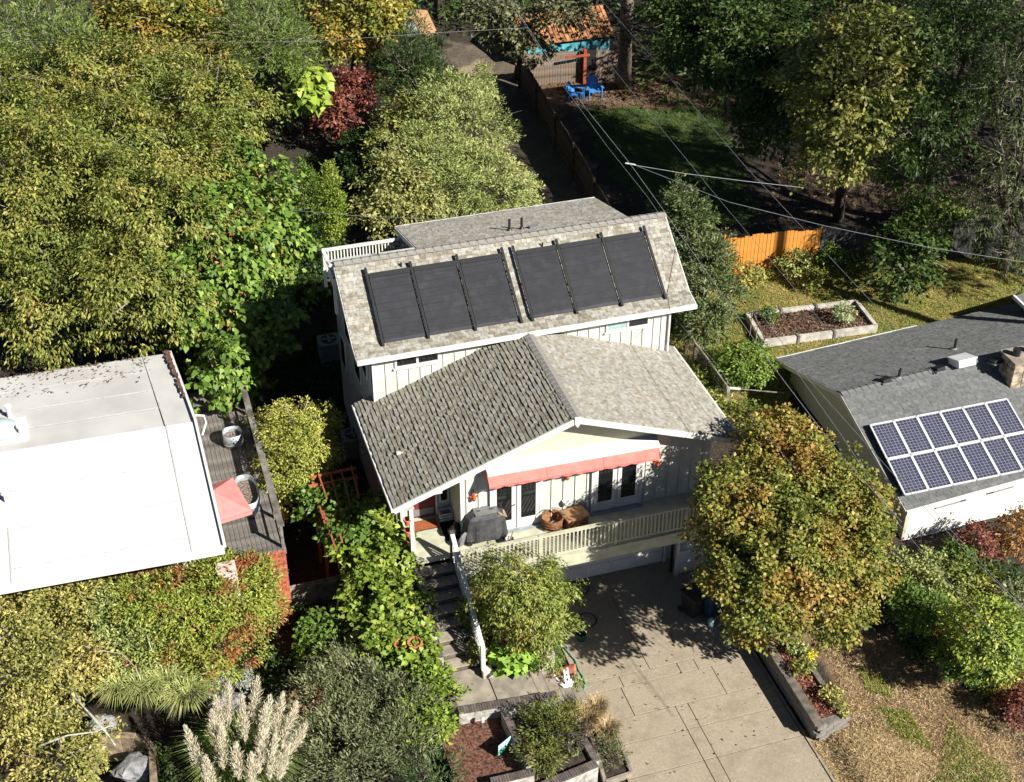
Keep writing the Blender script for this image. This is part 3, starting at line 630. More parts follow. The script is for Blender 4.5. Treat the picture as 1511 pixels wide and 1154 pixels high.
# railing on stairs
rail = thing('stair_railing', 'white painted stair railing sloping down beside the shaded steps', 'railing', (-3.85,-1.6,1))
A0 = np.array((-3.86,-.02,ZD+.94)); B0 = np.array((-3.86,-3.22,1.06+.92))
MB().bar(A0,B0,.13,.05).build('top_rail', WHITE, rail, bevel=.01)
MB().bar(A0-(0,0,.83),B0-(0,0,.83),.06,.06).build('bottom_rail', WHITE, rail)
MB().prism([(-3.85,.02,ZD-.9),(-3.85,.02,ZD+.04),(-3.85,-3.3,.98),(-3.85,-3.3,.1)],(.05,0,0)).build('stringer', WHITE, rail)
for i in range(24):
    t = (i+.7)/24.5; p = A0*(1-t)+B0*t
    MB().box(p[0]-.02,p[1]-.02,p[2]-.80,p[0]+.02,p[1]+.02,p[2]-.03).build('baluster', WHITE, rail)
for p in (A0,B0): MB().box(p[0]-.06,p[1]-.06,p[2]-1.1,p[0]+.06,p[1]+.06,p[2]+.05).build('newel_post', mat('dark_newel',(.10,.095,.08),.8) if p is A0 else WHITE, rail)
# ------------------------------------------------------------------ retaining planter right of driveway
rp_ = thing('retaining_planter', 'long stacked-block raised bed with dry red leaves along the right edge of the driveway', 'raised bed', (5,-5.5,0))
def blockwall(p, q, h, parent, zb=0, bh=.15, bl=.42, th=.24):
    p = np.array((*p,0.),float); q = np.array((*q,0.),float); L = np.linalg.norm(q-p); d = (q-p)/L; sd = np.cross(d,(0,0,1))
    rows = int(round(h/bh)); nb = max(1,int(round(L/bl)))
    me = MB().obox((0,0,0),d,sd,(0,0,1),L/nb/2-.006,th/2,bh/2-.005).mesh('block', mat('grey_wall_block',(.23,.21,.185),.9,.3,4,bump=.5,bscale=15))
    for r in range(rows):
        for k in range(nb - (r % 2)):
            c = p+d*((k+.5+(r % 2)*.5)*L/nb)+sd*random.uniform(-.01,.01)+np.array((0,0,zb+(r+.5)*bh)); link('block', me, parent, c)
        if r % 2:
            for e in (0,L-L/nb/2): link('block', me, parent, p+d*(e+L/nb*.25)*1.0+np.array((0,0,zb+(r+.5)*bh-.002)))
blockwall((4.68,-1.0),(4.72,-7.55),.6,rp_)
blockwall((4.72,-7.58),(5.60,-7.50),.6,rp_,th=.26)
MB().box(4.56,-7.66,.605,4.84,-1.0,.66).build('cap', TIMBER, rp_, bevel=.01)
MB().bar((5.55,-4.0,.62),(5.42,-5.1,.62),.16,.16).build('timber', TIMBER, rp_,bevel=.01); MB().bar((5.47,-5.25,.62),(5.5,-6.9,.62),.16,.16).build('timber', TIMBER, rp_,bevel=.01)
MB().bar((5.50,-1.2,.62),(5.55,-3.9,.62),.16,.16).build('timber', TIMBER, rp_,bevel=.01)
MB().add([(4.75,-7.5,.55),(5.6,-7.45,.55),(5.6,-1,.62),(4.75,-1,.62)],[(0,1,2,3)]).build('mulch', MULCH, rp_)
# ================================================================== LEFT HOUSE (flat white roof)
lh = thing('house', 'low house with a wide white membrane roof on the left and red brick front', 'house', (-15,4,0))
zE, zR = 5.35, 5.62
pFR = at(330,806,zE); pBR = at(250,521,zE); pRR = at(287,622,zR)
dxl = np.array((-14.0,.35,0))
RXm = pRR
rf = MB().prism([pFR,pRR,pRR+dxl,pFR+dxl],(0,0,-.2)).build('roof', ROOFW, lh, label='bright front part of the white roof')
rbk = MB().prism([pRR-(0,0,.03),pBR,pBR+dxl,pRR+dxl-(0,0,.03)],(0,0,-.2)).build('roof', ROOFG, lh, label='greyer rear part of the white roof')
SEAM = mat('roof_seam', (.58,.58,.57), .8, .1, 3)
def seam(p, q, off=.012): MB().bar(np.array(p)+(0,0,off),np.array(q)+(0,0,off),.045,.012).build('seam', SEAM, rf)
for f in (.33,.62,.9):
    a = pRR*(1-f)+pFR*f; seam(a+np.array((-.9,.02,0)),a+dxl)
for f in (.25,.5,.78):
    a = pRR*(1-f)+pBR*f; seam(a+np.array((-.9,.02,0)),a+dxl)
seam(pRR+np.array((-.85,.02,0)),pFR+np.array((-.85,.02,0))); seam(pRR+np.array((-.85,.02,0)),pBR+np.array((-.85,.02,0)))
seam(pRR*.4+pFR*.6+np.array((-5.6,.15,0)),pFR+np.array((-5.6,.15,0)))
for p,q in ((pFR,pFR+dxl),): MB().bar(p-(0,.05,.1),q-(0,.05,.1),.09,.22).build('fascia', WHITE, lh)
MB().bar(pFR+(.03,0,.01),pRR+(.03,0,.01),.08,.14).bar(pRR+(.03,0,.01),pBR+(.03,0,.01),.08,.14).build('edge_trim', WHITE, lh)
RUSTP = mat('peeled_rust', (.16,.08,.06), .9, .4, 9)
for i in range(90):
    f = random.random()**1.5*.7; a = pBR*(1-f)+pRR*f+np.array((-.12*random.random()*(1-f),0,0)); w_ = .015+.07*random.random()*(1-f)
    MB().obox(a+np.array((-.02-w_*.3,0,.085)),(1,0,0),(0,1,0),(0,0,1),w_,.02+.06*random.random(),.003).build('peeled_patch', RUSTP, rbk)
ly1 = pFR[1]+2.1
MB().box(-24,ly1,-1.2,-11.1,9.0,zE-.1).build('wall', mat('left_house_wall',(.55,.50,.46),.8), lh)
MB().box(-10.75,ly1-1.45,1.0,-10.2,ly1-.9,3.75).build('parapet', mat('pinkish_render',(.72,.56,.50),.8), lh)
# skylight and vents on the white roof
def prf(px,py): return at(px,py,zE+.22)
p = prf(2,640); dm = MB().box(p[0]-.75,p[1]-.55,p[2]-.05,p[0]+.75,p[1]+.55,p[2]+.1).build('skylight_curb', ROOFW, lh)
MB().lathe((p[0],p[1],p[2]+.1),[(.52,0),(.48,.14),(.36,.24),(.18,.3),(.02,.32)],20).build('skylight_dome', mat('pale_dome',(.52,.62,.66),.25,.1,3), lh, smooth=True)
for px,py in ((14,612),(32,642),(10,738)):
    p = prf(px,py); MB().tube([p-(0,0,.1),p+np.array((0,0,.3))],.07).lathe(p+np.array((0,0,.3)),[(.11,0),(.11,.05)]).build('roof_vent', WHITE, lh)
# brick front below the wooden deck
zDk = 2.9; yF = 1.62; xE = -8.62
bw = MB().box(-12.0,yF,-1.0,xE,yF+.2,zDk-.06).build('brick_wall', MORT, lh, label='red brick wall under the wooden deck')
bm = MB()
for r in range(46):
    z = -.95+r*.083; x = -12.0+(r % 2)*.11
    while x < xE-.05:
        bm.box(x,yF-.022-random.random()*.006,z,min(x+.205,xE),yF-.002,z+.068); x += .218
bm.build('bricks', BRICK, bw, kind='stuff')
bsd = MB().box(xE-.2,yF+.2,-1.0,xE,10.5,zDk-.06).build('wall', BRICK, lh, label='brick side wall under the wooden deck')
dk = thing('wooden_deck', 'weathered grey plank deck along the right side of the white-roofed house', 'deck', (-9.5,5,zDk))
pm = MB().box(-.066,0,-.035,.066,9.0,0).mesh('plank', DPLK)
for i in range(19):
    x = xE-.16-i*.142
    if x < -11.2: break
    link('plank', pm, dk, (x,yF-.02+random.uniform(-.02,.02),zDk+random.uniform(-.004,.004)))
MB().box(xE-.14,yF,zDk+.86,xE+.06,10.4,zDk+.90).build('rail_cap', DPLK, dk)
for i in range(7):
    MB().box(xE-.09,yF+.02+i*1.42,zDk-.05,xE-.0,yF+.11+i*1.42,zDk+.86).build('post', DPLK, dk)
MB().box(xE-.07,yF,zDk+.40,xE-.03,10.4,zDk+.46).build('mid_rail', DPLK, dk)
MB().box(xE-.05,yF-.02,zDk-.2,xE+.03,10.4,zDk-.002).build('rim_board', DPLK, dk)
# gutter hook
p = at(299,617,5.0); MB().tube([p+np.array((-.25,.1,.1)),p+np.array((.05,.12,.0)),p+np.array((.08,.0,-.2)),p+np.array((-.1,-.2,-.5))],.035).build('downspout', WHITE, lh)
# parasol
pu = thing('parasol', 'faded pink square parasol on the plank deck beside the white roof', 'parasol', at(318,742,zDk+2.0))
zc = 5.0; c = at(313,727,5.25); r1 = .86
ax1 = np.array((math.cos(.18),math.sin(.18),0)); ax2 = np.array((-ax1[1],ax1[0],0))
cor = [c*[1,1,0]+np.array((0,0,zc-.12))+ax1*sx*r1+ax2*sy*r1 for sx,sy in ((-1,-1),(1,-1),(1,1),(-1,1))]; top = np.array((c[0],c[1],5.3))
for i in range(4):
    a,b = cor[i],cor[(i+1) % 4]; MB().prism([a,b,top],(0,0,-.015)).build('canopy_panel', PINKC, pu)
    MB().prism([a,b,b-(0,0,.14),a-(0,0,.14)],ax2*.01 if i % 2 == 0 else ax1*.01).build('valance', PINKC, pu)
MB().tube([(c[0],c[1],zDk),(c[0],c[1],5.4)],.025).build('pole', DPLK, pu); MB().lathe((c[0],c[1],zDk),[(.28,0),(.28,.06),(.05,.1)]).build('base', BLK, pu)
# stock tank & pots on the wooden deck
def tank(p, rx, ry, h, lab, name='stock_tank'):
    t = thing(name, lab, 'metal tub', p); n = 28
    def ring(s, z): return [np.array((p[0]+rx*s*math.copysign(abs(math.cos(a))**.75,math.cos(a)),p[1]+ry*s*math.copysign(abs(math.sin(a))**.75,math.sin(a)),z)) for a in np.linspace(0,2*math.pi,n,endpoint=False)]
    vs = ring(.95,p[2])+ring(1,p[2]+h*.5)+ring(1.0,p[2]+h)+ring(.95,p[2]+h)+ring(.93,p[2]+h*.6)
    fs = [(i*n+k,i*n+(k+1)%n,(i+1)*n+(k+1)%n,(i+1)*n+k) for i in range(4) for k in range(n)]+[tuple(range(n))[::-1]]
    MB().add(vs,fs).build('tub', GALV, t, smooth=True); MB().add(ring(.94,p[2]+h*.62),[tuple(range(n))]).build('soil', mat('grey_mulch',(.30,.24,.20),.95,.5,20,bump=.9,bscale=40), t)
    for zz in (.3,.7): MB().tube([q for q in ring(1.01,p[2]+h*zz)]+[ring(1.01,p[2]+h*zz)[0]],.012,5).build('rib', GALV, t)
    return t
tank(at(366,742,zDk),.36,.78,.55,'oval galvanised tub full of grey mulch on the plank deck beside the pink parasol')
tank(at(345,655,zDk),.32,.32,.5,'round grey metal tub with a shrub under the heart-leaved tree')
# ================================================================== RIGHT HOUSE
rh = thing('house', 'khaki and white house with charcoal roof and a photovoltaic array on the right', 'house', (16,3,0))
z0e, z0r = 2.0, 3.46
nA, nB, nC = at(1145,530,z0e), at(1240,580,z0r), at(1337,753,z0e); XE = 30
fdir = np.array((math.cos(math.radians(4.2)),math.sin(math.radians(4.2)),0.)); LN = 18.
bw_ = .12
f1 = MB().prism([nC,nC+fdir*LN,nB+fdir*LN,nB],(0,0,-.14)).build('roof', SHIND, rh, label='front slope under the photovoltaic array')
f2 = MB().prism([nB,nB+fdir*LN,nA+fdir*LN,nA],(0,0,-.14)).build('roof', SHIND, rh, label='rear slope with pipes and a white vent box')
def slope_frame(P0, P1):
    V = P1-P0; V = V-fdir*(V@fdir); H = np.linalg.norm(V); V = V/H; N = np.cross(fdir,V); N = N if N[2] > 0 else -N; return V,N,H
Vf,Nf,Hf = slope_frame(nC,nB); Vb,Nb,Hb = slope_frame(nA,nB)
offf = (nB-nC)@fdir; offb = (nB-nA)@fdir
shingles(nC,fdir,Vf,Nf,lambda v:(v/Hf*offf,LN),Hf-.03,expo=.145,tab=.3,proud=.02).build('shingles', SHIND, f1, kind='stuff')
shingles(nA,fdir,Vb,Nb,lambda v:(v/Hb*offb,LN),Hb-.03,expo=.145,tab=.3,proud=.02).build('shingles', SHIND, f2, kind='stuff')
RC0 = RCAP; RCAP = mat('charcoal_ridge_cap', (.16,.165,.17), .9, .15, 9, bump=.3)
caps(nB+(0,0,.02),nB+fdir*12+np.array((0,0,.02)),44,.3,f1)
RCAP = RC0
KP = mat('pale_trim', (.60,.58,.50), .7, .05)
for a,b in ((nA,nB),(nB,nC)): MB().prism([a,b,b-(0,0,.17),a-(0,0,.17)],-fdir*.03).build('rake_board', KP, rh)
MB().bar(nC-(0,.05,.08),nC+fdir*LN-(0,.05,.08),.09,.13).build('gutter', WHITE, rh)
MB().bar(nA+(0,.05,-.06),nA+fdir*6.2+(0,.05,-.06),.05,.13).build('gutter', WHITE, rh)
gx = .42; wA,wB,wC = nA+fdir*gx,nB+fdir*gx,nC+fdir*gx; fr = .4
wA2 = wA+(wC-wA)*.055; wC2 = wC-(wC-wA)*.05
zz = lambda t: None
MB().prism([(wA2[0],wA2[1],-.8),(wC2[0],wC2[1],-.8),(wC2[0],wC2[1],z0e+.05),(wB[0],wB[1],z0r-.15),(wA2[0],wA2[1],z0e+.05)],fdir*.12).build('wall', KHAKI, rh, label='khaki gable end wall')
p0 = wC2+fdir*.125; rfw = MB().prism([(p0[0],p0[1],-1),(p0[0]+fdir[0]*15,p0[1]+fdir[1]*15,-1),(p0[0]+fdir[0]*15,p0[1]+fdir[1]*15,z0e+.02),(p0[0],p0[1],z0e+.02)],(0,.12,0)).build('wall', WHITE, rh, label='bright white front wall')
for s0,s1 in ((1.0,2.2),(3.05,4.1),(5.3,6.7)):
    a = p0+fdir*s0; b = p0+fdir*s1; f = MB().prism([(a[0],a[1]-.05,1.25),(b[0],b[1]-.05,1.25),(b[0],b[1]-.05,1.78),(a[0],a[1]-.05,1.78)],(0,.047,0)).build('window', mat('louvre_grey',(.30,.30,.30),.6), rh)
    c_ = a if s0 == 3.05 else b-fdir*.25
    MB().prism([(c_[0],c_[1]-.07,1.3),(c_[0]+.2,c_[1]-.07,1.3),(c_[0]+.2,c_[1]-.07,1.72),(c_[0],c_[1]-.07,1.72)],(0,.018,0)).build('pane', GLASS, f)
pp = p0+fdir*.3; 
# rear wing seen at the right edge
q = at(1495,437,3.0); MB().prism([q,q+np.array((4,-.1,.6)),q+np.array((4,-3.2,-.1)),q+np.array((.3,-1.7,-.35))],(0,0,-.12)).build('roof', SHIND, rh, label='corner of the rear wing roof')
MB().bar(q+(0,0,.0),q+np.array((.3,-1.7,-.35)),.08,.14).build('rake_board', WHITE, rh)
MB().box(q[0]+.6,q[1]-3.0,.8,q[0]+4,q[1]-.4,2.45).build('wall', WHITE, rh, label='wall of the rear wing')
# photovoltaic array: 12 portrait panels in two rows
pv = thing('solar_array', 'photovoltaic array of framed blue panels in two rows on the charcoal roof', 'solar panels', nC+fdir*3+Vf*2)
PVM = bpy.data.materials.new('photovoltaic_cells'); PVM.use_nodes = True; nt = PVM.node_tree; b = nt.nodes['Principled BSDF']; b.inputs['Roughness'].default_value = .25
tc = _n(nt,'ShaderNodeTexCoord'); bt = _n(nt,'ShaderNodeTexBrick'); bt.offset = 0; bt.inputs['Scale'].default_value = 1; bt.inputs['Brick Width'].default_value = .128; bt.inputs['Row Height'].default_value = .128; bt.inputs['Mortar Size'].default_value = .009
bt.inputs['Color1'].default_value = (.035,.037,.07,1); bt.inputs['Color2'].default_value = (.055,.057,.10,1); bt.inputs['Mortar'].default_value = (.24,.25,.29,1)
nt.links.new(tc.outputs['UV'],bt.inputs['Vector']); nt.links.new(bt.outputs[0],b.inputs['Base Color'])
def onf(px,py,off): return atP(px,py,Nf,nC+Nf*off)
OF = .22
c00 = onf(1283,627,OF); c10 = onf(1486,588,OF); cb0 = onf(1335,731,OF)
u_ = (c10-c00)/6; v_ = (cb0-c00)/2; uL = np.linalg.norm(u_); vL = np.linalg.norm(v_); U1 = u_/uL; V1 = v_/vL
FR = mat('aluminium_frame', (.72,.73,.75), .4, .05, 5, metal=.2)
def quadUV(P, parent):
    me = bpy.data.meshes.new('cells'); me.from_pydata([tuple(p) for p in P],[],[(0,1,2,3)]); uv = me.uv_layers.new(name='UVMap')
    for i,(a,b) in enumerate(((0,0),(.768,0),(.768,1.536),(0,1.536))): uv.data[i].uv = (a,b)
    me.materials.append(PVM); return link('cells', me, parent)
for r in range(2):
    for k in range(8 if r else 7):
        if r == 0 and k > 5: continue
        o_ = c00+u_*k+v_*r; m = .02; fw_ = .035
        P = [o_+U1*m+V1*m,o_+U1*(uL-m)+V1*m,o_+U1*(uL-m)+V1*(vL-m),o_+U1*m+V1*(vL-m)]
        fm = MB()
        for a_,b_ in ((0,1),(1,2),(2,3),(3,0)): fm.bar(P[a_]+Nf*0,P[b_]+Nf*0,fw_*1.6,.04,up=Nf)
        fo = fm.build('panel', FR, pv)
        cc = [P[0]+U1*fw_+V1*fw_,P[1]-U1*fw_+V1*fw_,P[2]-U1*fw_-V1*fw_,P[3]+U1*fw_-V1*fw_]
        MB().prism([p-Nf*.012 for p in cc],-Nf*.02).build('backing', BLK, fo); quadUV([p-Nf*.004 for p in cc],fo)
for s_ in (.3,.7):
    for r in range(2): 
        a = c00+v_*(r+s_)-Nf*.05; MB().bar(a,a+u_*6,.04,.05,up=Nf).build('mounting_rail', GREY, pv)
for k in range(7):
    for s_ in (.1,1.0,1.9):
        a = c00+u_*(k*.98+.06)+v_*s_; MB().bar(a-Nf*.03,a-Nf*OF,.04,.04,up=(1,0,0)).build('mounting_foot', GREY, pv)
# chimney, vents
def onb(px,py,off=0): return atP(px,py,Nb,nA+Nb*off)
ch = thing('chimney', 'cream stone chimney standing on the ridge of the charcoal roof', 'chimney', onb(1490,560))
cp0 = onf(1490,574,0); 
k = 0
for r in range(5):
    for sx in range(3):
        for sy in range(2):
            x = cp0[0]+sx*.42+(r%2)*.0; yy = cp0[1]+sy*.42
            MB().box(x+.004,yy+.004,cp0[2]-.3+r*.26,x+.41,yy+.41,cp0[2]-.045+r*.26).build('stone', STONE, ch, bevel=.03)
MB().box(cp0[0]-.05,cp0[1]-.05,cp0[2]+1.0,cp0[0]+1.3,cp0[1]+.9,cp0[2]+1.07).build('crown', CONCS, ch)
for dx in (.3,.9): MB().lathe((cp0[0]+dx,cp0[1]+.45,cp0[2]+1.07),[(.14,0),(.14,.25)]).build('flue', BLK, ch)
def pipe(px,py,h,lab,m=BLK,bend=True):
    p = onb(px,py); t = thing('vent_pipe', lab, 'vent pipe', p)
    MB().tube([p-(0,0,.1),p+np.array((0,0,h))]+([p+np.array((.03,.02,h+.04))] if bend else []),.05).build('pipe', m, t); MB().lathe(p,[(.16,-.03),(.13,.03),(.05,.08)]).build('flashing', GREY, t); return t
pipe(1408,516,.42,'thin black vent pipe standing highest on the rear charcoal slope')
pipe(1326,558,.35,'short black vent pipe near the left end of the charcoal ridge')
p = onb(1420,538); t = thing('vent_box', 'square white vent box on the rear charcoal slope', 'roof vent', p)
MB().obox(p+Nb*.12,fdir,Vb,Nb,.36,.30,.12).build('curb', WPL, t, bevel=.02); MB().obox(p+Nb*.26,fdir,Vb,Nb,.40,.34,.03).build('lid', WPL, t, bevel=.02)
for i,(px,py) in enumerate(((1382,545),(1466,534),(1303,562))):
    p = onb(px,py); t = thing('roof_vent', ('low dark hooded vent left of the white vent box','low dark hooded vent between the white box and the chimney','low dark hooded vent at the left end of the charcoal ridge')[i], 'roof vent', p, 'hooded vents on the charcoal roof')
    MB().prism([p+fdir*-.16,p+fdir*.16,p+fdir*.16+Nb*.16,p+fdir*-.16+Nb*.12],Vb*.28).build('hood', BLK, t); MB().obox(p+Vb*.14,fdir,Vb,Nb,.22,.2,.02).build('flashing', SHIND, t)
# ================================================================== FENCES
def fence(p, q, h, m, label, group=None, bw=.14, gap=.008, posts=2.4, postm=None, step=0.0):
    p = np.array(p[:2],float); q = np.array(q[:2],float); L = np.linalg.norm(q-p); d = (q-p)/L; ang_ = math.atan2(d[1],d[0])
    t = thing('fence', label, 'fence', (p[0],p[1],float(ground(*p))), group); nb = int(L/bw)
    U = (d[0],d[1],0); S = (-d[1],d[0],0)
    meshes = [MB().obox((0,0,h/2+e),U,S,(0,0,1),bw/2-gap,.011,h/2+e).mesh('board', m) for e in (0,.012,-.015)]
    for i in range(nb):
        c = p+d*(i+.5)*bw; z = float(ground(*c)); link('board', random.choice(meshes), t, (c[0]+S[0]*random.uniform(-.008,.008),c[1]+S[1]*random.uniform(-.008,.008),z-.05))
    for hh in (.35,h-.3):
        pts = [p+d*L*k/6 for k in range(7)]
        for a,b in zip(pts[:-1],pts[1:]): MB().bar((a[0]+S[0]*.03,a[1]+S[1]*.03,float(ground(*a))+hh),(b[0]+S[0]*.03,b[1]+S[1]*.03,float(ground(*b))+hh),.04,.09).build('rail', m, t)
    npst = max(1,int(L/posts))
    for i in range(npst+1):
        c = p+d*L*i/npst; z = float(ground(*c)); MB().obox((c[0]+S[0]*.06,c[1]+S[1]*.06,z+h/2),U,S,(0,0,1),.05,.05,h/2+.04).build('post', postm or m, t)
    return t
fence((7.95,11.3),(8.05,17.5),1.75,FENW,'dark weathered board fence nearest the house, running back along the shaded lawn','weathered boards of the long back fence')
fence((8.05,17.6),(8.55,27.0),1.8,FENW,'dark weathered board fence in the middle of the shaded side strip','weathered boards of the long back fence')
fence((8.55,27.1),(9.05,34.1),1.8,FENW,'far end of the weathered side fence near the blue chairs','weathered boards of the long back fence')
fence((9.2,34.2),(12.25,33.75),1.75,mat('sunlit_fence_wood',(.26,.19,.14),.9,.35,3,bump=.3,island=.4),'weathered fence behind the blue chairs, in front of the teal shed', postm=REDW)  # lighter copy of the weathered fence wood, sunlight put into its colour
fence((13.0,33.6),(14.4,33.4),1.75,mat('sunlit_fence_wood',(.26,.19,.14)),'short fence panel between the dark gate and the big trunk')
gt = thing('gate', 'black shaded gate in the fence behind the blue chairs', 'gate', (12.6,33.7,2.2))
for i in range(6): MB().box(12.28+i*.115,33.65,2.15,12.385+i*.115,33.675,3.9).build('board', BLK, gt)
MB().box(12.28,33.62,2.6,12.97,33.648,2.7).box(12.28,33.62,3.5,12.97,33.648,3.6).build('rail', BLK, gt)
rpo = thing('red_post', 'red stained post with a short cross arm beside the dark gate', 'post', (12.3,34.2,2.2))
MB().box(12.2,33.4,2.1,12.36,33.55,4.05).build('post', REDW, rpo); MB().box(11.2,33.36,3.7,12.5,33.395,3.83).build('arm', REDW, rpo)
fa, fb, fc = at(1066,402,1.5), at(1206,391,1.5), at(1398,382,1.5)
fence(fa,fb,1.75,FENO,'bright orange stained board fence at the back of the sunny lawn',posts=2.2,bw=.16)
fence(fb,fc,1.8,FENG,'grey board fence in shade continuing right from the orange one',bw=.16)
fence(fc,at(1511,385,1.5)+np.array((2,0,0)),1.8,FENG,'grey shaded board fence at the right edge behind the conifer',bw=.16)
# wire fence on posts beside the main house
wf_ = thing('wire_fence', 'weathered post and rail wire fence beside the right wall of the main house', 'fence', (8.2,8.5,1.2))
pp = [at(1012,520,1.3),at(1024,538,1.25),at(1041,560,1.2),at(1071,603,1.1)]
for p in pp: MB().box(p[0]-.06,p[1]-.06,p[2]-.3,p[0]+.06,p[1]+.06,p[2]+.95).build('post', FENW if p is not pp[-1] else BARKG, wf_)
for a,b in zip(pp[:-1],pp[1:]): MB().bar(a+np.array((0,0,.93)),b+np.array((0,0,.93)),.05,.08).build('top_rail', BARKG, wf_)
a = pp[-1]+np.array((0,0,.92)); b_ = at(1158,580,1.9); MB().bar(a,a+(b_-a)*.22,.09,.05).build('arm', WHITE, wf_); MB().bar(a,b_,.03,.03).build('top_rail', BARKG, wf_)
for k in range(1,5):
    for a,b in zip(pp[:-1],pp[1:]): MB().tube([a+np.array((0,0,.18*k)),b+np.array((0,0,.18*k))],.005,4).build('wire', GREY, wf_)
cf = thing('cross_fence', 'short weathered timber fence closing the dark passage between the houses', 'fence', (-7.8,3,0))
A_,B_ = at(423,868,1.0),at(503,850,1.0)
for i in range(11):
    f = (i+.5)/11; c = A_*(1-f)+B_*f; MB().box(c[0]-.075,c[1]-.012,-.3,c[0]+.075,c[1]+.012,1.05+random.uniform(-.02,.02)).build('board', BARKG, cf)
MB().bar((A_[0],A_[1]-.04,.9),(B_[0],B_[1]-.04,.9),.04,.09).build('rail', BARKG, cf)
# ================================================================== BACK YARD SHEDS
sh = thing('shed', 'teal shed with a rusty ribbed roof beyond the back fence', 'shed', (14,37,2.3))
s1, s2 = at(866,50,3.7), at(904,45,3.7); s1 = np.array(s1); s0 = at(798,52,3.7)
yS = s1[1]; MB().box(s0[0]-1.0,yS,1.8,s2[0]-.2,yS+3.2,3.67).build('wall', TEAL, sh)
yT = yS+1.7
rfS = MB().prism([(s0[0]-1.2,yS-.25,3.6),(s2[0],yS-.25,3.6),(s2[0],yT,4.5),(s0[0]-1.2,yT,4.5)],(0,0,-.08)).build('roof', RUST, sh)
MB().prism([(s0[0]-1.2,yS+3.6,3.6),(s2[0],yS+3.6,3.6),(s2[0],yT,4.5),(s0[0]-1.2,yT,4.5)],(0,0,-.08)).build('roof', RUST, sh)
for i in range(22):
    x = s0[0]-1.1+i*.25
    if x > s2[0]: break
    MB().bar((x,yS-.25,3.63),(x,yT,4.53),.035,.03).build('rib', RUST, rfS)
MB().prism([(s2[0]-.2,yS,3.67),(s2[0]-.2,yS+3.2,3.67),(s2[0]-.2,yT,4.4)],(-.08,0,0)).build('gable', TEAL, sh)
MB().box(s2[0]-.28,yS-.03,1.8,s2[0]-.18,yS-.003,3.65).box(s1[0]-.1,yS-.03,3.47,s2[0]-.2,yS-.003,3.6).build('trim', mat('pale_teal',(.25,.60,.66),.7), sh)
MB().obox((s2[0]-.5,yS-.015,3.2),(.7,0,.7),(-.7,0,.7),(0,1,0),.1,.1,.012).build('diamond_window', BLK, sh)
# tan roofed outbuilding
ob = thing('outbuilding', 'small outbuilding with a tan sunlit roof at the top of the photo', 'outbuilding', (5.5,40,2.5))
r1_, r2_, r3_, r4_ = at(600,12,5.4), at(628,14,5.4), at(654,66,4.7), at(622,66,4.7)
r1_, r2_ = at(603,13,5.6), at(630,15,5.6); e1, e2 = at(627,64,4.7), at(654,66,4.7)
MB().prism([e1,e2,r2_,r1_],(0,0,-.12)).build('roof', TANR, ob)
wv = (e2-e1); 
MB().prism([e1+(0,.2,-.12),e2+(-.15,.2,-.12),e2+(-.15,.2,-2.2),e1+(0,.2,-2.2)],(0,.1,0)).build('wall', WHITE, ob)
MB().prism([e2+(-.15,.3,-.12),r2_+(-.15,0,-.12),r2_*[1,1,0]+(-.15,0,2.3),e2*[1,1,0]+(-.15,.3,2.3)],(-.1,0,0)).build('wall', mat('orange_wood_wall',(.40,.20,.10),.8), ob)
MB().prism([r1_,r1_+(-.5,-.3,-.55),e1+(-.5,1.2,-.1),e1+(0,.8,.3)],(0,0,-.1)).build('roof', WHITE, ob)
# ================================================================== OBJECTS
# chairs
def adirondack(p, rz_, lab):
    t = thing('garden_chair', lab, 'chair', p, 'blue slatted chairs in the back yard')
    c_, s_ = math.cos(rz_), math.sin(rz_)
    def tr(q): return (p[0]+q[0]*c_-q[1]*s_, p[1]+q[0]*s_+q[1]*c_, p[2]+q[2])
    def bx(m, a, b):
        P = [tr(q) for q in ((a[0],a[1],a[2]),(b[0],a[1],a[2]),(b[0],b[1],a[2]),(a[0],b[1],a[2]),(a[0],a[1],b[2]),(b[0],a[1],b[2]),(b[0],b[1],b[2]),(a[0],b[1],b[2]))]
        return m.add(P,[(0,3,2,1),(4,5,6,7),(0,1,5,4),(1,2,6,5),(2,3,7,6),(3,0,4,7)])
    for i in range(5):
        x = -.25+i*.125; hgt = .62-.05*abs(i-2)**1.6*.5
        m = MB(); P = [tr(q) for q in ((x-.055,.15,.3),(x+.055,.15,.3),(x+.055,.42,.3+hgt),(x-.055,.42,.3+hgt),(x-.055,.18,.3),(x+.055,.18,.3),(x+.055,.45,.3+hgt),(x-.055,.45,.3+hgt))]
        m.add(P,[(0,1,2,3),(7,6,5,4),(0,4,5,1),(1,5,6,2),(2,6,7,3),(3,7,4,0)]).build('back_slat', BLUE, t)
    for i in range(4): bx(MB(),(-.28,-.35+i*.13,.36-.02*i),(.28,-.24+i*.13,.385-.02*i)).build('seat_slat', BLUE, t)
    for s in (-1,1):
        bx(MB(),(s*.36-.06,-.38,.55),(s*.36+.06,.32,.58)).build('arm', BLUE, t); bx(MB(),(s*.33-.02,-.36,0),(s*.33+.02,-.26,.55)).build('leg', BLUE, t); bx(MB(),(s*.33-.02,.18,0),(s*.33+.02,.28,.55)).build('leg', BLUE, t)
    return t
gz = lambda p: np.array((p[0],p[1],float(ground(p[0],p[1]))))
adirondack(gz(at(849,148,2.2)), .9, 'blue slatted garden chair on the left, angled towards the other one')
adirondack(gz(at(876,141,2.2)), -.05, 'blue slatted garden chair on the right, in front of the red post')
p = gz(at(862,140,2.2)); t = thing('side_table', 'low round grey table between the two blue garden chairs', 'table', p)
MB().lathe(p+np.array((0,0,.38)),[(.25,0),(.25,.04)],14).build('top', GREY, t)
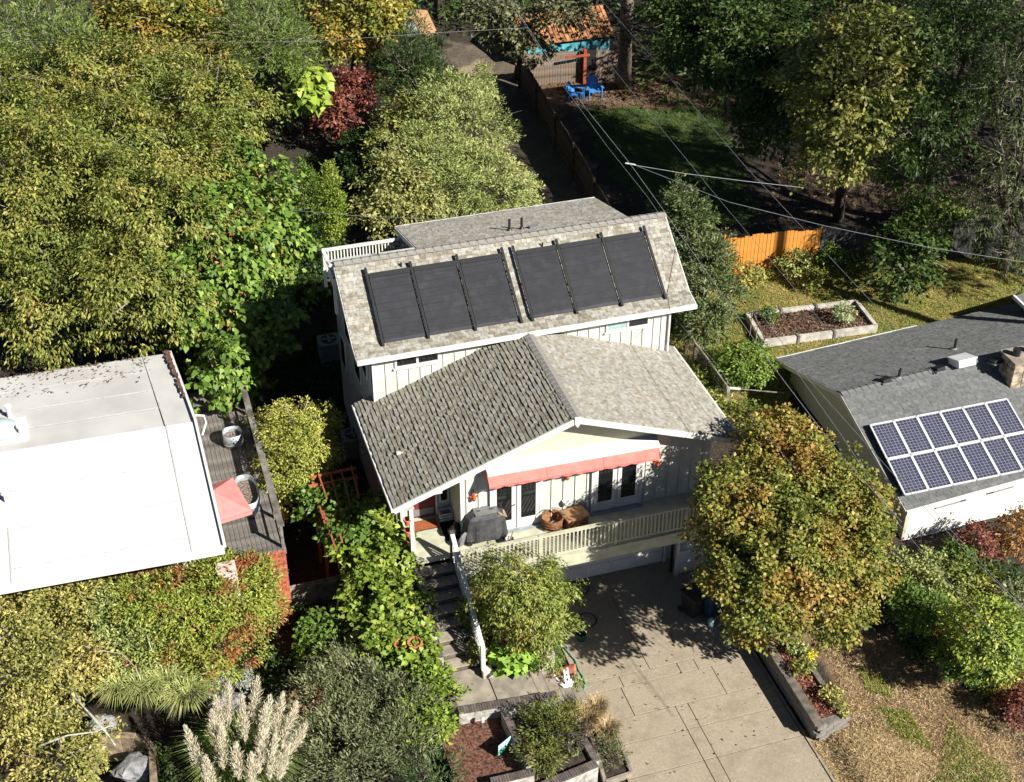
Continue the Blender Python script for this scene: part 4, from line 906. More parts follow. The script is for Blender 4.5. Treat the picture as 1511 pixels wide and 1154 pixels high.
for k in range(3): MB().tube([p+np.array((.18*math.cos(k*2.1),.18*math.sin(k*2.1),0)),p+np.array((.12*math.cos(k*2.1),.12*math.sin(k*2.1),.38))],.018,6).build('leg', GREY, t)
# raised vegetable bed on lawn
rbed = thing('raised_bed', 'whitewashed timber raised bed with dry brown plants on the sunny lawn', 'raised bed', (13.5,10.3,1.4))
C4 = [at(1103,462,1.72),at(1264,443,1.72),at(1293,480,1.72),at(1127,502,1.72)]
WT = mat('whitewashed_timber',(.55,.52,.46),.85,.2,4,bump=.2,island=.1)
for i in range(4):
    a,b = C4[i],C4[(i+1)%4]; MB().bar((a[0],a[1],1.57),(b[0],b[1],1.57),.16,.3).build('side_board', WT, rbed, bevel=.01)
MB().add([(q[0],q[1],1.56) for q in C4],[(3,2,1,0)]).build('soil', mat('dry_leaf_mulch',(.22,.13,.09),.95,.5,12,bump=.9,bscale=30,col2=(.07,.04,.03)), rbed)
for f in (.3,.62): 
    for a,b in ((C4[0],C4[1]),(C4[3],C4[2])): q = a*(1-f)+b*f; MB().box(q[0]-.05,q[1]-.12,1.4,q[0]+.05,q[1]+.12,1.76).build('brace', TIMBER, rbed)
# trellis posts left of bed
tr_ = thing('garden_stakes', 'thin grey stakes tied into a frame at the left end of the raised bed', 'stakes', at(1115,490,1.5))
for (a,b) in (((1112,462),(1128,500)),((1104,466),(1120,504))):
    A1,B1 = at(*a,2.6),at(*b,2.4); MB().tube([A1,B1],.02,5).build('stake', TIMBER, tr_)
for px,py in ((1110,462),(1126,500),(1118,480)): q = at(px,py,2.5); MB().tube([(q[0],q[1],1.4),q],.02,5).build('stake', BARKG, tr_)
# grill with cover
gp_ = at(716,793,ZD); gr = thing('grill', 'barbecue under a dark grey fabric cover in front of the left glazed door', 'grill', gp_)
vs = []; fs = []; n = 36; prof = [(1.0,.12),(1.03,.3),(1.0,.6),(.98,.85),(.90,1.0),(.62,1.12),(.25,1.16)]
for k,(s,z) in enumerate(prof):
    for i in range(n):
        a = 2*math.pi*i/n; fold = 1+.13*math.sin(a*7+1.3*math.sin(a*2))*(1-k/6)**1.4
        ex = math.copysign(abs(math.cos(a))**.55,math.cos(a)); ey = math.copysign(abs(math.sin(a))**.55,math.sin(a))
        zz_ = z+(.05*math.sin(a*7) if k == 0 else 0)+(.05*math.cos(a*2) if k > 4 else 0)
        vs.append((gp_[0]+.62*s*ex*fold,gp_[1]+.30*s*ey*fold*(1 if k<5 else .9),ZD+zz_*.92))
for k in range(len(prof)-1):
    for i in range(n): fs.append((k*n+i,k*n+(i+1)%n,(k+1)*n+(i+1)%n,(k+1)*n+i))
fs.append(tuple(len(prof)*n-n+i for i in range(n)))
MB().add(vs,fs).build('cover', COVER, gr, smooth=False)
MB().obox((gp_[0]+.02,gp_[1],ZD+1.08),(1,0,0),(0,1,0),(0,0,1),.36,.2,.012).build('top_panel', mat('pale_grey_cover_top',(.20,.20,.19),.7), gr)  # top panel in a paler grey than the skirt of the cover
MB().obox((gp_[0]+.50,gp_[1]+.02,ZD+.93),(.8,0,-.6),(0,1,0),(.6,0,.8),.17,.24,.012).build('side_panel', mat('tan_cover_panel',(.42,.29,.18),.7), gr)
for sx in (-1,1):
    for sy in (-1,1): MB().tube([(gp_[0]+sx*.5,gp_[1]+sy*.22,ZD),(gp_[0]+sx*.5,gp_[1]+sy*.22,ZD+.3)],.022,6).build('leg', GREY, gr)
for sx in (-1,1): MB().tube([(gp_[0]+sx*.55,gp_[1]-.27,ZD+.08),(gp_[0]+sx*.55,gp_[1]-.22,ZD+.08)],.08,12).build('wheel', BLK, gr)
# grey cushion/disc, black bag
q = at(686,806,ZD); t = thing('round_disc', 'grey round lid leaning by the left end of the covered grill', 'lid', q)
MB().tube([(q[0],q[1],ZD+.26),(q[0]-.05,q[1]+.06,ZD+.28)],.25,20).build('lid', mat('grey_lid',(.22,.22,.23),.6), t)
q = at(674,795,ZD); t = thing('bag', 'black crumpled bag in shade at the corner of the entry wall', 'bag', q)
vs=[];fs=[];n=12
for k in range(7):
    for i in range(n):
        a=2*math.pi*i/n; r_=.24*math.sin(math.pi*(k+.5)/7)*(1+.2*math.sin(3*a+k)); vs.append((q[0]+r_*math.cos(a),q[1]+.15+r_*math.sin(a),ZD+.02+.42*k/6*(1+.1*math.sin(a*2))))
for k in range(6):
    for i in range(n): fs.append((k*n+i,k*n+(i+1)%n,(k+1)*n+(i+1)%n,(k+1)*n+i))
MB().add(vs,fs+[tuple(6*n+i for i in range(n))]).build('sack', BLK, t, smooth=True); MB().tube([(q[0],q[1]+.15,ZD+.42),(q[0]+.02,q[1]+.15,ZD+.52)],[.03,.06],8).build('knot', BLK, t)
# white dog ornament right of grill
q = at(752,805,ZD); t = thing('garden_tool_bin', 'small pale pot with a grey handle at the right end of the covered grill', 'pot', q)
MB().lathe(q,[(.10,0),(.14,.26),(.13,.28),(.09,.05)],12).build('pot', mat('pale_pot',(.55,.52,.50),.7), t); MB().tube([q+np.array((0,0,.1)),q+np.array((.12,.05,.5))],.015,6).build('handle', GREY, t)
# wicker basket & box
q = at(815,777,ZD); t = thing('wicker_basket', 'round brown wicker basket with a looped handle between the two glazed doors', 'basket', q)
MB().lathe(q,[(.27,0),(.34,.2),(.35,.42),(.31,.42),(.29,.1),(.1,.08)],18).build('basket', WICK, t, smooth=True)
MB().tube([q+np.array((.33*math.cos(a),0,.42+.32*math.sin(a))) for a in np.linspace(0,math.pi,11)],.018,6).build('handle', BARKG, t)
for k in range(4): MB().tube([q+np.array(((.345)*math.cos(a),(.345)*math.sin(a),.08+.1*k)) for a in np.linspace(0,2*math.pi,19)],.014,5).build('weave_band', WICK, t)
q2 = at(819,782,ZD); t = thing('metal_pail', 'small grey metal pail standing in front of the wicker basket', 'pail', q2)
MB().lathe(q2,[(.11,0),(.15,.24),(.16,.25),(.13,.22),(.1,.05)],16).build('pail', GALV, t, smooth=True); MB().tube([q2+np.array((.15*math.cos(a),-.0,.24-.1*math.sin(a))) for a in np.linspace(0,math.pi,9)],.008,5).build('handle', GREY, t)
q = at(847,773,ZD); t = thing('storage_box', 'brown storage box with dappled lid right of the wicker basket', 'box', q)
MB().obox(q+np.array((0,0,.19)),(.98,.2,0),(-.2,.98,0),(0,0,1),.36,.27,.19).build('body', WICK, t, bevel=.03); MB().obox(q+np.array((0,0,.41)),(.98,.2,0),(-.2,.98,0),(0,0,1),.39,.30,.03).build('lid', CARD, t, bevel=.015)
MB().tube([q+np.array((-.39,-.2,.25)),q+np.array((-.43,0,.25)),q+np.array((-.39,.2,.25))],.015,5).build('handle', WICK, t)
# door mat
t = thing('door_mat', 'rust orange door mat in front of the dark red front door', 'mat', (-4.3,1.65,ZD)); MB().box(-4.66,1.42,ZD+.003,-3.90,1.84,ZD+.02).build('mat', mat('rust_mat',(.42,.12,.04),.95,.2,20,bump=.5), t)
MB().box(-4.68,1.40,ZD+.002,-3.88,1.418,ZD+.022).box(-4.68,1.842,ZD+.002,-3.88,1.86,ZD+.022).build('border', BLK, t)
# white shoe rack/basket
t = thing('wire_crate', 'white slatted crate on the deck beside the narrow entry window', 'crate', (-3.58,1.78,ZD))
for z in (.04,.14,.24):
    for y in (1.62,1.90): MB().box(-3.78,y,ZD+z,-3.40,y+.02,ZD+z+.05).build('slat', WHITE, t)
    for x in (-3.80,-3.40): MB().box(x,1.62,ZD+z,x+.02,1.92,ZD+z+.05).build('slat', WHITE, t)
for i in range(4): MB().box(-3.78+i*.1,1.64,ZD+.01,-3.72+i*.1,1.9,ZD+.03).build('bottom_slat', WHITE, t)
MB().box(-3.70,1.70,ZD+.03,-3.50,1.86,ZD+.2).build('contents', GREY, t)
# orange wall ornaments
def ornament(px,py,lab):
    c = atY(px,py,YW-.09); t = thing('wall_ornament', lab, 'wall ornament', (c[0],YW,c[2]), 'orange bird-like ornaments hung along the front wall')
    vs=[];fs=[];n=8; pr_=[(.0,-.17),(.05,-.14),(.075,-.05),(.05,.03),(.035,.07),(.055,.12),(.04,.17),(0,.19)]
    MB().lathe((c[0],YW-.10,c[2]),pr_,n).build('body', mat('orange_glaze',(.62,.13,.04),.5,.3,20), t, smooth=True)
    for s in (-1,1): MB().prism([(c[0]+s*.04,YW-.12,c[2]+.02),(c[0]+s*.13,YW-.10,c[2]+.06),(c[0]+s*.10,YW-.09,c[2]-.06)],(0,.02,0)).build('wing', mat('orange_glaze',(.62,.13,.04)), t)
    MB().tube([(c[0],YW-.1,c[2]+.17),(c[0],YW-.004,c[2]+.2)],.012,5).build('bracket', BLK, t)
ornament(699,733,'orange ornament on the wall left of the left glazed door'); ornament(837,702,'orange ornament on the wall between the two glazed doors'); ornament(970,683,'red orange ornament on the wall right of the awning in shade')
q = atY(835,742,YW-.1); t = thing('wall_planter', 'small white wall planter under the middle orange ornament', 'planter', q); MB().lathe(q,[(.05,-.1),(.10,.0),(.11,.08),(.09,.06),(.05,0)],12).build('bowl', WPL, t); MB().box(q[0]-.03,q[1]+.05,q[2]-.05,q[0]+.03,YW-.003,q[2]+.05).build('bracket', WPL, t)
# terracotta wall pots stacked on the porch post
for i,(px,py) in enumerate(((601,770),(602,786),(605,800))):
    q = at(px,py,3.9-.45*i); t = thing('wall_pot', ('topmost','middle','lowest')[i]+' of three terracotta pots hung on the left porch post', 'pot', q, 'terracotta pots on the porch post')
    MB().lathe(q,[(.07,-.12),(.11,.06),(.125,.06),(.125,.11),(.1,.11),(.09,.0)],14).build('pot', TERRA, t); MB().tube([q+np.array((.12*math.cos(a),.12*math.sin(a),.07)) for a in np.linspace(0,2*math.pi,13)],.01,5).build('ring_hanger', BLK, t)
# pot on the vine
for i,(px,py,z_) in enumerate(((612,950,2.0),(592,952,1.9),(610,838,2.1))):
    q = at(px,py,z_); t = thing('flower_pot', ('terracotta bowl half hidden in the vine beside the lower steps','terracotta pot left of the bowl, deep in the vine','terracotta pot in the vine beside the top of the steps')[i], 'pot', q, 'terracotta pots in the vine')
    MB().lathe(q,[(.12,-.2),(.2,.02),(.22,.02),(.22,.08),(.18,.08),(.15,-.05)],16).build('pot', TERRA, t)
# yard sign
sg = thing('yard_sign', 'pale blue and green yard sign standing in the mulch bed', 'sign', (-4.1,-5.9,.5))
s_a = at(735.5,1116,.62); s_b = at(753.5,1101,.62); up_ = np.array((0,0,.42))
MB().prism([s_a,s_b,s_b+up_,s_a+up_],(.01,.006,0)).build('board', mat('sign_pale_blue',(.45,.68,.74),.5,.05,3), sg)
dS = (s_b-s_a); MB().prism([s_a-(.004,.004,0)+up_*.03,s_b-(.004,.004,0)+up_*.03,s_b-(.004,.004,0)+up_*.30,s_a-(.004,.004,0)+up_*.42],(.001,.001,0)).build('green_band', mat('sign_green',(.10,.55,.30),.5,.05,3), sg)
for f in (.2,.8): q = s_a+dS*f; MB().tube([(q[0],q[1],.45),(q[0],q[1],.7)],.008,5).build('stake', GREY, sg)
# small white lamp stake in mulch, white ornament left of the steps
q = at(712,1065,.8); t = thing('path_light', 'small white path light in the mulch behind the yard sign', 'garden light', q); MB().tube([(q[0],q[1],.5),(q[0],q[1],.85)],.012,6).build('stake', GREY, t); MB().lathe((q[0],q[1],.8),[(.05,0),(.06,.12),(.02,.16)],10).build('lamp_head', WPL, t)
q = at(655,995,1.25); t = thing('garden_ornament', 'white ornament on the kerb left of the lit steps', 'ornament', q); MB().lathe((q[0],q[1],1.0),[(.07,0),(.09,.1),(.04,.2),(.06,.28),(.02,.34)],12).build('figure', WPL, t, smooth=True); MB().lathe((q[0],q[1],.95),[(.1,0),(.1,.05)],12).build('base', WPL, t)
# terracotta pot, hose, white chair, green pot on driveway
q = at(838,990,.12); t = thing('flower_pot', 'coral plastic pot tipped on its side beside the driveway hose', 'pot', q)
dv = np.array((.75,-.35,.15)); dv /= np.linalg.norm(dv); MB().tube([q-dv*.16,q+dv*.14,q+dv*.22],[.12,.2,.22],16,cap=False).tube([q-dv*.16,q-dv*.15],.12,16).build('pot', mat('coral_plastic',(.70,.22,.15),.6), t); MB().tube([q+dv*.05,q+dv*.06],.15,14).build('soil', SOIL, t)
hs_ = []
for px,py in ((818,930),(828,950),(838,962),(849,975),(854,990),(860,998),(864,1010),(860,1022),(852,1026),(846,1022),(843,1015),(850,1012),(853,1008)): hs_.append(at(px,py,.03))
MB().tube(hs_,.022,6).build('garden_hose', HOSE, None, smooth=True); tag(bpy.data.objects['garden_hose'],'green garden hose looping over the driveway edge beside the white chair','hose')
q = at(833,1018,0); wc = thing('garden_chair', 'white plastic folding chair tipped against the planter beside the steps', 'chair', q)
Rz = lambda v: np.array(v)
pA,pB = at(832,988,.75),at(838,1028,.05); pC = at(817,1020,.1); pD = at(846,1005,.4)
MB().bar(pA,pB,.05,.03).bar(pA+(.12,.05,0),pB+(.12,.05,0),.05,.03).build('back_frame', WPL, wc, bevel=.008)
for f in (.15,.32,.49,.66): MB().bar(pA*(1-f)+pB*f,pA*(1-f)+pB*f+(.14,.05,.0),.06,.02).build('back_slat', WPL, wc)
MB().bar(pB+(0,.15,.28),pC+(0,0,.02),.05,.03).build('leg', WPL, wc); MB().bar(pD,pB+(0,.1,.0),.05,.03).build('leg', WPL, wc); MB().bar(pC+(.1,.3,.35),pB+(.05,.05,0),.05,.03).build('leg', WPL, wc); MB().bar(pD+(.02,.1,-.3),pA*.5+pB*.5,.05,.03).build('leg', WPL, wc)
MB().prism([pB+(-.1,.12,.28),pB+(.2,.2,.28),pD+(-.02,.1,-.02),pC+(.05,.25,.22)],(0,0,.025)).build('seat', WPL, wc)
q = at(857,944,0); t = thing('flower_pot', 'dark green plastic pot at the edge of the tree shadow on the driveway', 'pot', q); MB().lathe(q,[(.11,0),(.16,.24),(.18,.24),(.18,.28),(.15,.28),(.13,.1)],14).build('pot', GREENP, t); MB().lathe(q,[(.14,.2),(.02,.21)],12).build('soil', SOIL, t)
# wheeled bins in tree shade
def bin_(px,py,m,lab,lid,h=1.0,rot=.3):
    q = at(px,py,0); t = thing('wheeled_bin', lab, 'bin', q, 'wheeled bins in the tree shade'); c_,s_ = math.cos(rot),math.sin(rot); U=(c_,s_,0);V_=(-s_,c_,0)
    bt_=[q+np.array(U)*sx*.22+np.array(V_)*sy*.26 for sx,sy in((-1,-1),(1,-1),(1,1),(-1,1))]; tp=[q+np.array(U)*sx*.29+np.array(V_)*sy*.34+np.array((0,0,h)) for sx,sy in((-1,-1),(1,-1),(1,1),(-1,1))]
    MB().add([b+np.array((0,0,.06)) for b in bt_]+tp,[(3,2,1,0),(4,5,6,7),(0,1,5,4),(1,2,6,5),(2,3,7,6),(3,0,4,7)]).build('body', m, t, bevel=.03)
    MB().obox(q+np.array((0,0,h+.03)),U,V_,(0,0,1),.31,.37,.03).build('lid', lid, t, bevel=.02)
    for s in (-1,1): w0=q+np.array(U)*s*.24+np.array(V_)*.3+np.array((0,0,.11)); MB().tube([w0,w0+np.array(U)*s*.05],.11,14).build('wheel', BLK, t)
    MB().tube([q+np.array(U)*-.2+np.array(V_)*.40+np.array((0,0,h-.05)),q+np.array(U)*.2+np.array(V_)*.40+np.array((0,0,h-.05))],.018,6).build('handle', m, t)
bin_(1022,905,BLK,'black wheeled bin under the maple at the top of the driveway',BLK,.85); bin_(1046,905,NAVY,'slim navy wheeled bin right of the black one under the maple',NAVY,.9)
q = at(1042,912,0); t = thing('jug', 'pale blue jug standing in front of the navy bin', 'jug', q+(0,-.3,0)); MB().lathe(q+(0,-.35,0),[(.09,0),(.1,.22),(.04,.3),(.04,.34)],12).build('body', mat('pale_blue_plastic',(.35,.50,.60),.4), t); MB().tube([q+np.array((.08,-.35,.1)),q+np.array((.15,-.35,.2)),q+np.array((.05,-.35,.3))],.015,5).build('handle', mat('pale_blue_plastic',(.35,.50,.60)), t)
q = at(1025,862,.0); t = thing('flower_pot', 'pale grey pot with a dry plant near the garage corner', 'pot', q); MB().lathe(q,[(.14,0),(.2,.3),(.22,.3),(.22,.36),(.18,.36),(.15,.1)],14).build('pot', mat('grey_pot',(.4,.38,.38),.7), t); MB().lathe(q,[(.17,.26),(.02,.27)],12).build('soil', SOIL, t)
# bicycle-like hoop: spare tyre leaning under the deck
for i,(px,py,lab) in enumerate(((855,868,'dark bicycle tyre lying near the garage door in shade'),(866,915,'dark hoop lying on the shaded driveway'))):
    q = at(px,py,.04); t = thing('tyre', lab, 'tyre', q, 'dark hoops on the shaded driveway'); MB().tube([q+np.array((.3*math.cos(a),.3*math.sin(a),.0)) for a in np.linspace(0,2*math.pi,21)],.025,6).build('tread', BLK, t)
    MB().tube([q+np.array((.27*math.cos(a),.27*math.sin(a),.0)) for a in np.linspace(0,2*math.pi,21)],.01,5).build('rim', GREY, t)
# lattice gate right of the garage
lg = thing('lattice_gate', 'white lattice topped gate right of the garage', 'gate', (4.2,.7,0))
for i in range(14): MB().bar((3.55+i*.1,-.05,1.0),(3.95+i*.1,-.05,1.45),.03,.012,up=(0,1,0)).build('lattice_slat', WHITE, lg)
for i in range(14): MB().bar((3.95+i*.1,-.03,1.0),(3.55+i*.1,-.03,1.45),.03,.012,up=(0,1,0)).build('lattice_slat', WHITE, lg)
MB().box(3.55,-.08,.05,5.35,-.0,.98).build('panel', WHITE, lg); MB().box(3.5,-.1,0,3.6,.02,1.5).build('post', WHITE, lg)
MB().tube([(3.45,.15,0),(3.45,.15,2.4)],.05).build('downspout', BLK, lg)
# planter hanging lamp: stake with copper bird feeder in the block planter
q = at(733,960,.9); t = thing('garden_stake', 'dark stake topped by a copper finial in the block planter', 'garden stake', q); MB().tube([q,q+np.array((0,0,1.0))],.022,6).build('stake', BLK, t); MB().lathe(q+np.array((0,0,1.0)),[(.02,0),(.09,.1),(.06,.2),(.01,.26)],10).build('finial', TERRA, t)
# air conditioner units
for i,(px,py,lab) in enumerate(((523,665,'grey heat pump unit on the ground left of the lower roof'),(487,525,'dark heat pump unit in the shaded gap behind the house'))):
    q = G(px,py); t = thing('heat_pump', lab, 'heat pump', q, 'heat pumps beside the main house'); MB().box(q[0]-.4,q[1]-.4,q[2]-.1,q[0]+.4,q[1]+.4,q[2]+.75).build('casing', GREY, t, bevel=.02)
    MB().lathe((q[0],q[1],q[2]+.752),[(.3,0),(.3,.03),(.27,.03)],18).build('fan_ring', BLK, t)
    for k in range(4): MB().obox((q[0]+.13*math.cos(k*1.57),q[1]+.13*math.sin(k*1.57),q[2]+.79),(math.cos(k*1.57),math.sin(k*1.57),0),(-math.sin(k*1.57),math.cos(k*1.57),0),(0,0,1),.12,.04,.004).build('fan_blade', GREY, t)
# orange trellis / pergola
tg = thing('trellis', 'orange stained garden trellis wrapped in vine between the two houses', 'trellis', (-6.6,2,0))
def tpx(a,b,z_,w_=.07,h_=.05,nm='bar'): MB().bar(at(*a,z_+1.0),at(*b,z_+1.0),w_,h_).build(nm, ORW, tg)
tpx((458,705),(525,690),2.3,.09,.06); tpx((455,718),(528,704),2.25,.09,.06)
for a,b in (((470,700),(482,735)),((487,697),(500,745)),((503,693),(517,745)),((518,688),(530,735))): tpx(a,b,2.36,.045,.06)
tpx((472,768),(500,760),2.1); tpx((478,790),(506,780),2.0); 
for a,b in (((476,752),(496,812)),((492,756),(505,800)),((468,735),(480,775))): tpx(a,b,2.2,.05,.06)
for px,py in ((475,755),(500,745),(525,700),(462,712)): q = at(px,py,3.2); MB().box(q[0]-.04,q[1]-.04,-.4,q[0]+.04,q[1]+.04,3.2).build('post', ORW, tg)
# birdbath / stone arch bottom-left, rocks
q = at(215,1075,.3)
ar = thing('stone_wall', 'curved low stone wall with a pale top edge behind the pampas grass', 'garden wall', q)
pts_ = [at(px,py,.75) for px,py in ((128,1110),(135,1095),(155,1085),(178,1083),(200,1085),(216,1092),(224,1105),(226,1154))]
SLB = mat('tan_sandstone',(.30,.23,.15),.9,.3,5,bump=.5)
for a,b in zip(pts_[:-1],pts_[1:]): MB().bar((*a[:2],.25),(*b[:2],.25),.2,1.0).build('stone', SLB, ar, bevel=.03)
for i,(px,py,lab,s) in enumerate(((150,1065,'pale grey boulder under the yellow-leaved tree',.42),(200,1130,'flat mossy boulder in the shaded pool ring',.6),(335,1035,'flat tan slab behind the pampas plumes',.5))):
    q = at(px,py,.5); v=[];f=[];n=14
    for k in range(8):
        for j in range(n):
            a=2*math.pi*j/n; ph=math.pi*(k+.5)/8; r_=s*(1+.22*math.sin(a*3+k+i)+.1*math.sin(5*a)); v.append((q[0]+r_*math.sin(ph)*math.cos(a),q[1]+r_*.7*math.sin(ph)*math.sin(a),q[2]-.1+.6*s*math.cos(ph)))
    for k in range(7):
        for j in range(n): f.append((k*n+j,(k+1)*n+j,(k+1)*n+(j+1)%n,k*n+(j+1)%n))
    o = MB().add(v,f+[tuple(range(n))]).build('boulder',mat('grey_stone',(.30,.30,.31),.9,.3,5,bump=.6),None); tag(o,lab,'boulder')
# ================================================================== WIRES
def wire(pts, z0, z1, sag, lab, m=WIREM, r=.013):
    r = r*.52
    P = []; n = len(pts)
    for i,(px,py) in enumerate(pts):
        f = i/(n-1); P.append(at(px,py,z0+(z1-z0)*f))
    Q = []
    for i in range(n-1):
        for k in range(6): Q.append(P[i]*(1-k/6)+P[i+1]*(k/6))
    Q.append(P[-1]); o = MB().tube(Q,r,5).build('utility_wire', m, None); tag(o,lab,'wire','overhead utility wires')
wire([(743,-15),(800,73),(865,161),(929,241),(973,302),(1040,398),(1140,540),(1240,672),(1330,770)],9,8,0,'pale twisted cable passing the white splice above the shaded lawn',r=.02)
wire([(770,30),(830,125),(895,215),(955,290),(1010,370)],8.6,8.2,0,'thin cable just left of the spliced cable above the side fence')
wire([(819,-10),(900,95),(980,195),(1065,299),(1160,411),(1240,510)],9.5,8.5,0,'long thin wire crossing above the right blue chair',r=.012)
wire([(878,-10),(960,82),(1100,246),(1277,436),(1331,495),(1420,600),(1520,715)],9.5,8.5,0,'rightmost long wire, crossing the round tree trunk and the sunny lawn',r=.014)
wire([(932,243),(1010,256),(1097,267),(1186,277)],8.4,7.5,0,'bright service cable running right from the splice',r=.02)
wire([(940,245),(1075,298),(1216,333),(1370,365),(1520,388)],8.4,7.5,0,'long pale service cable sagging over the grey fence',r=.016)
wire([(-10,60),(120,63),(400,62),(480,60),(650,48),(780,41)],8.5,9,0,'thin cable crossing the treetops at the top left')
wire([(430,310),(520,318),(610,322),(760,330)],8,8.5,0,'short thin cable left of the rear balcony')
wire([(1315,806),(1400,905),(1520,1032)],6.8,6.6,0,'thick dark cable falling to the lower right corner',WIRED,r=.022)
wire([(1110,444),(1193,560),(1322,704),(1440,830),(1520,905)],8,7,0,'pale wire passing over the corner of the photovoltaic array')
wire([(1155,520),(1240,640),(1327,775),(1440,905),(1520,997)],8,7,0,'thin wire over the khaki gable wall',r=.012)
wire([(1330,700),(1401,780),(1505,893),(1520,910)],7.5,7,0,'thin wire in front of the bright white wall',r=.012)
wire([(1005,480),(1060,540),(1105,612),(1180,700)],7,7,0,'thin wire above the round green bush',r=.010)
q = at(930,242,8.45); t = thing('cable_splice', 'white cable splice where three overhead wires meet above the lawn', 'splice', q); MB().tube([q-(.14,-.11,0),q+np.array((.14,-.11,0))],[.03,.03],8).build('sleeve', WPL, t); MB().tube([q,q+np.array((.2,-.05,-.05))],[.025,.012],6).build('clamp', WPL, t)
# ================================================================== FOLIAGE
def unit(a): return a/(np.linalg.norm(a,axis=1,keepdims=True)+1e-9)
def leafmesh(C, Nrm, T, L, asp, name, m, fold=.18):
    """rhombic leaf quads; C centre/base, Nrm normals, T tip directions"""
    T = unit(T-Nrm*np.sum(T*Nrm,1,keepdims=True)*.6); S = unit(np.cross(Nrm,T)); N2 = unit(np.cross(T,S)); L = L[:,None]; W = L*asp
    if asp >= .8:   # heart-shaped broad leaf, six corners
        P = [C+T*L*.06, C-T*L*.10+S*W*.30, C+T*L*.30+S*W*.52+N2*L*fold*.7, C+T*L*1.0-N2*L*.12, C+T*L*.30-S*W*.52+N2*L*fold*.7, C-T*L*.10-S*W*.30]
        return nmesh(name,np.stack(P,1).reshape(-1,3),np.arange(len(C)*6).reshape(-1,6),m)
    a = C-T*L*.1; b = C+T*L*.42+S*W*.5+N2*L*fold; c = C+T*L; d = C+T*L*.42-S*W*.5+N2*L*fold
    V = np.stack([a,b,c,d],1).reshape(-1,3); F = np.arange(len(C)*4).reshape(-1,4)
    return nmesh(name,V,F,m)
LEAFTOTAL = 0; DENS = 2.5
def crown_points(lobes, rc, leaf, cover, fill, bump=.2, under=.45):
    """lobes: (centre, rx, ry, rz). Returns leaf bases and outward directions, gathered in clumps"""
    CC = []; DD = []
    for c, rx, ry, rz_ in lobes:
        area = 4*math.pi*((rx*ry)**1.6/3+(rx*rz_)**1.6/3+(ry*rz_)**1.6/3)**(1/1.6)
        nc = max(12,int(area/(rc*rc*1.35)*fill))
        u = unit(rng.normal(size=(nc,3))); keep = (u[:,2] > -.35)|(rng.random(nc) < under); u = u[keep]
        ph = rng.random(6)*6.28; u = u[(np.sin(u[:,0]*7+ph[5])*np.sin(u[:,1]*8+ph[3])*np.sin(u[:,2]*7+ph[4]) > -.32)|(rng.random(len(u)) < .35)]
        bm_ = 1+bump*(np.sin(u[:,0]*5+ph[0])*np.sin(u[:,1]*5+ph[1])+.7*np.sin(u[:,2]*7+ph[2]+u[:,0]*4)+.5*np.sin(u[:,1]*11+ph[3])*np.sin(u[:,0]*9+ph[4]))
        r = bm_*(1-.42*rng.random(len(u))**2.2)*(1+.05*rng.normal(size=len(u)))
        P = np.array(c)+u*r[:,None]*np.array((rx,ry,rz_)); g = unit(u/np.array((rx,ry,rz_)))
        per = max(5,int(cover*area/(leaf*leaf*.33)/max(len(u),1)*.5*DENS))
        CC.append(np.repeat(P,per,0)); DD.append(np.repeat(g,per,0))
    C = np.concatenate(CC); D = np.concatenate(DD); off = rng.normal(size=C.shape)*np.array((1,1,.62))
    rr_ = np.repeat(1,len(C)); C = C+off*rc*.46
    return C, D, unit(off)
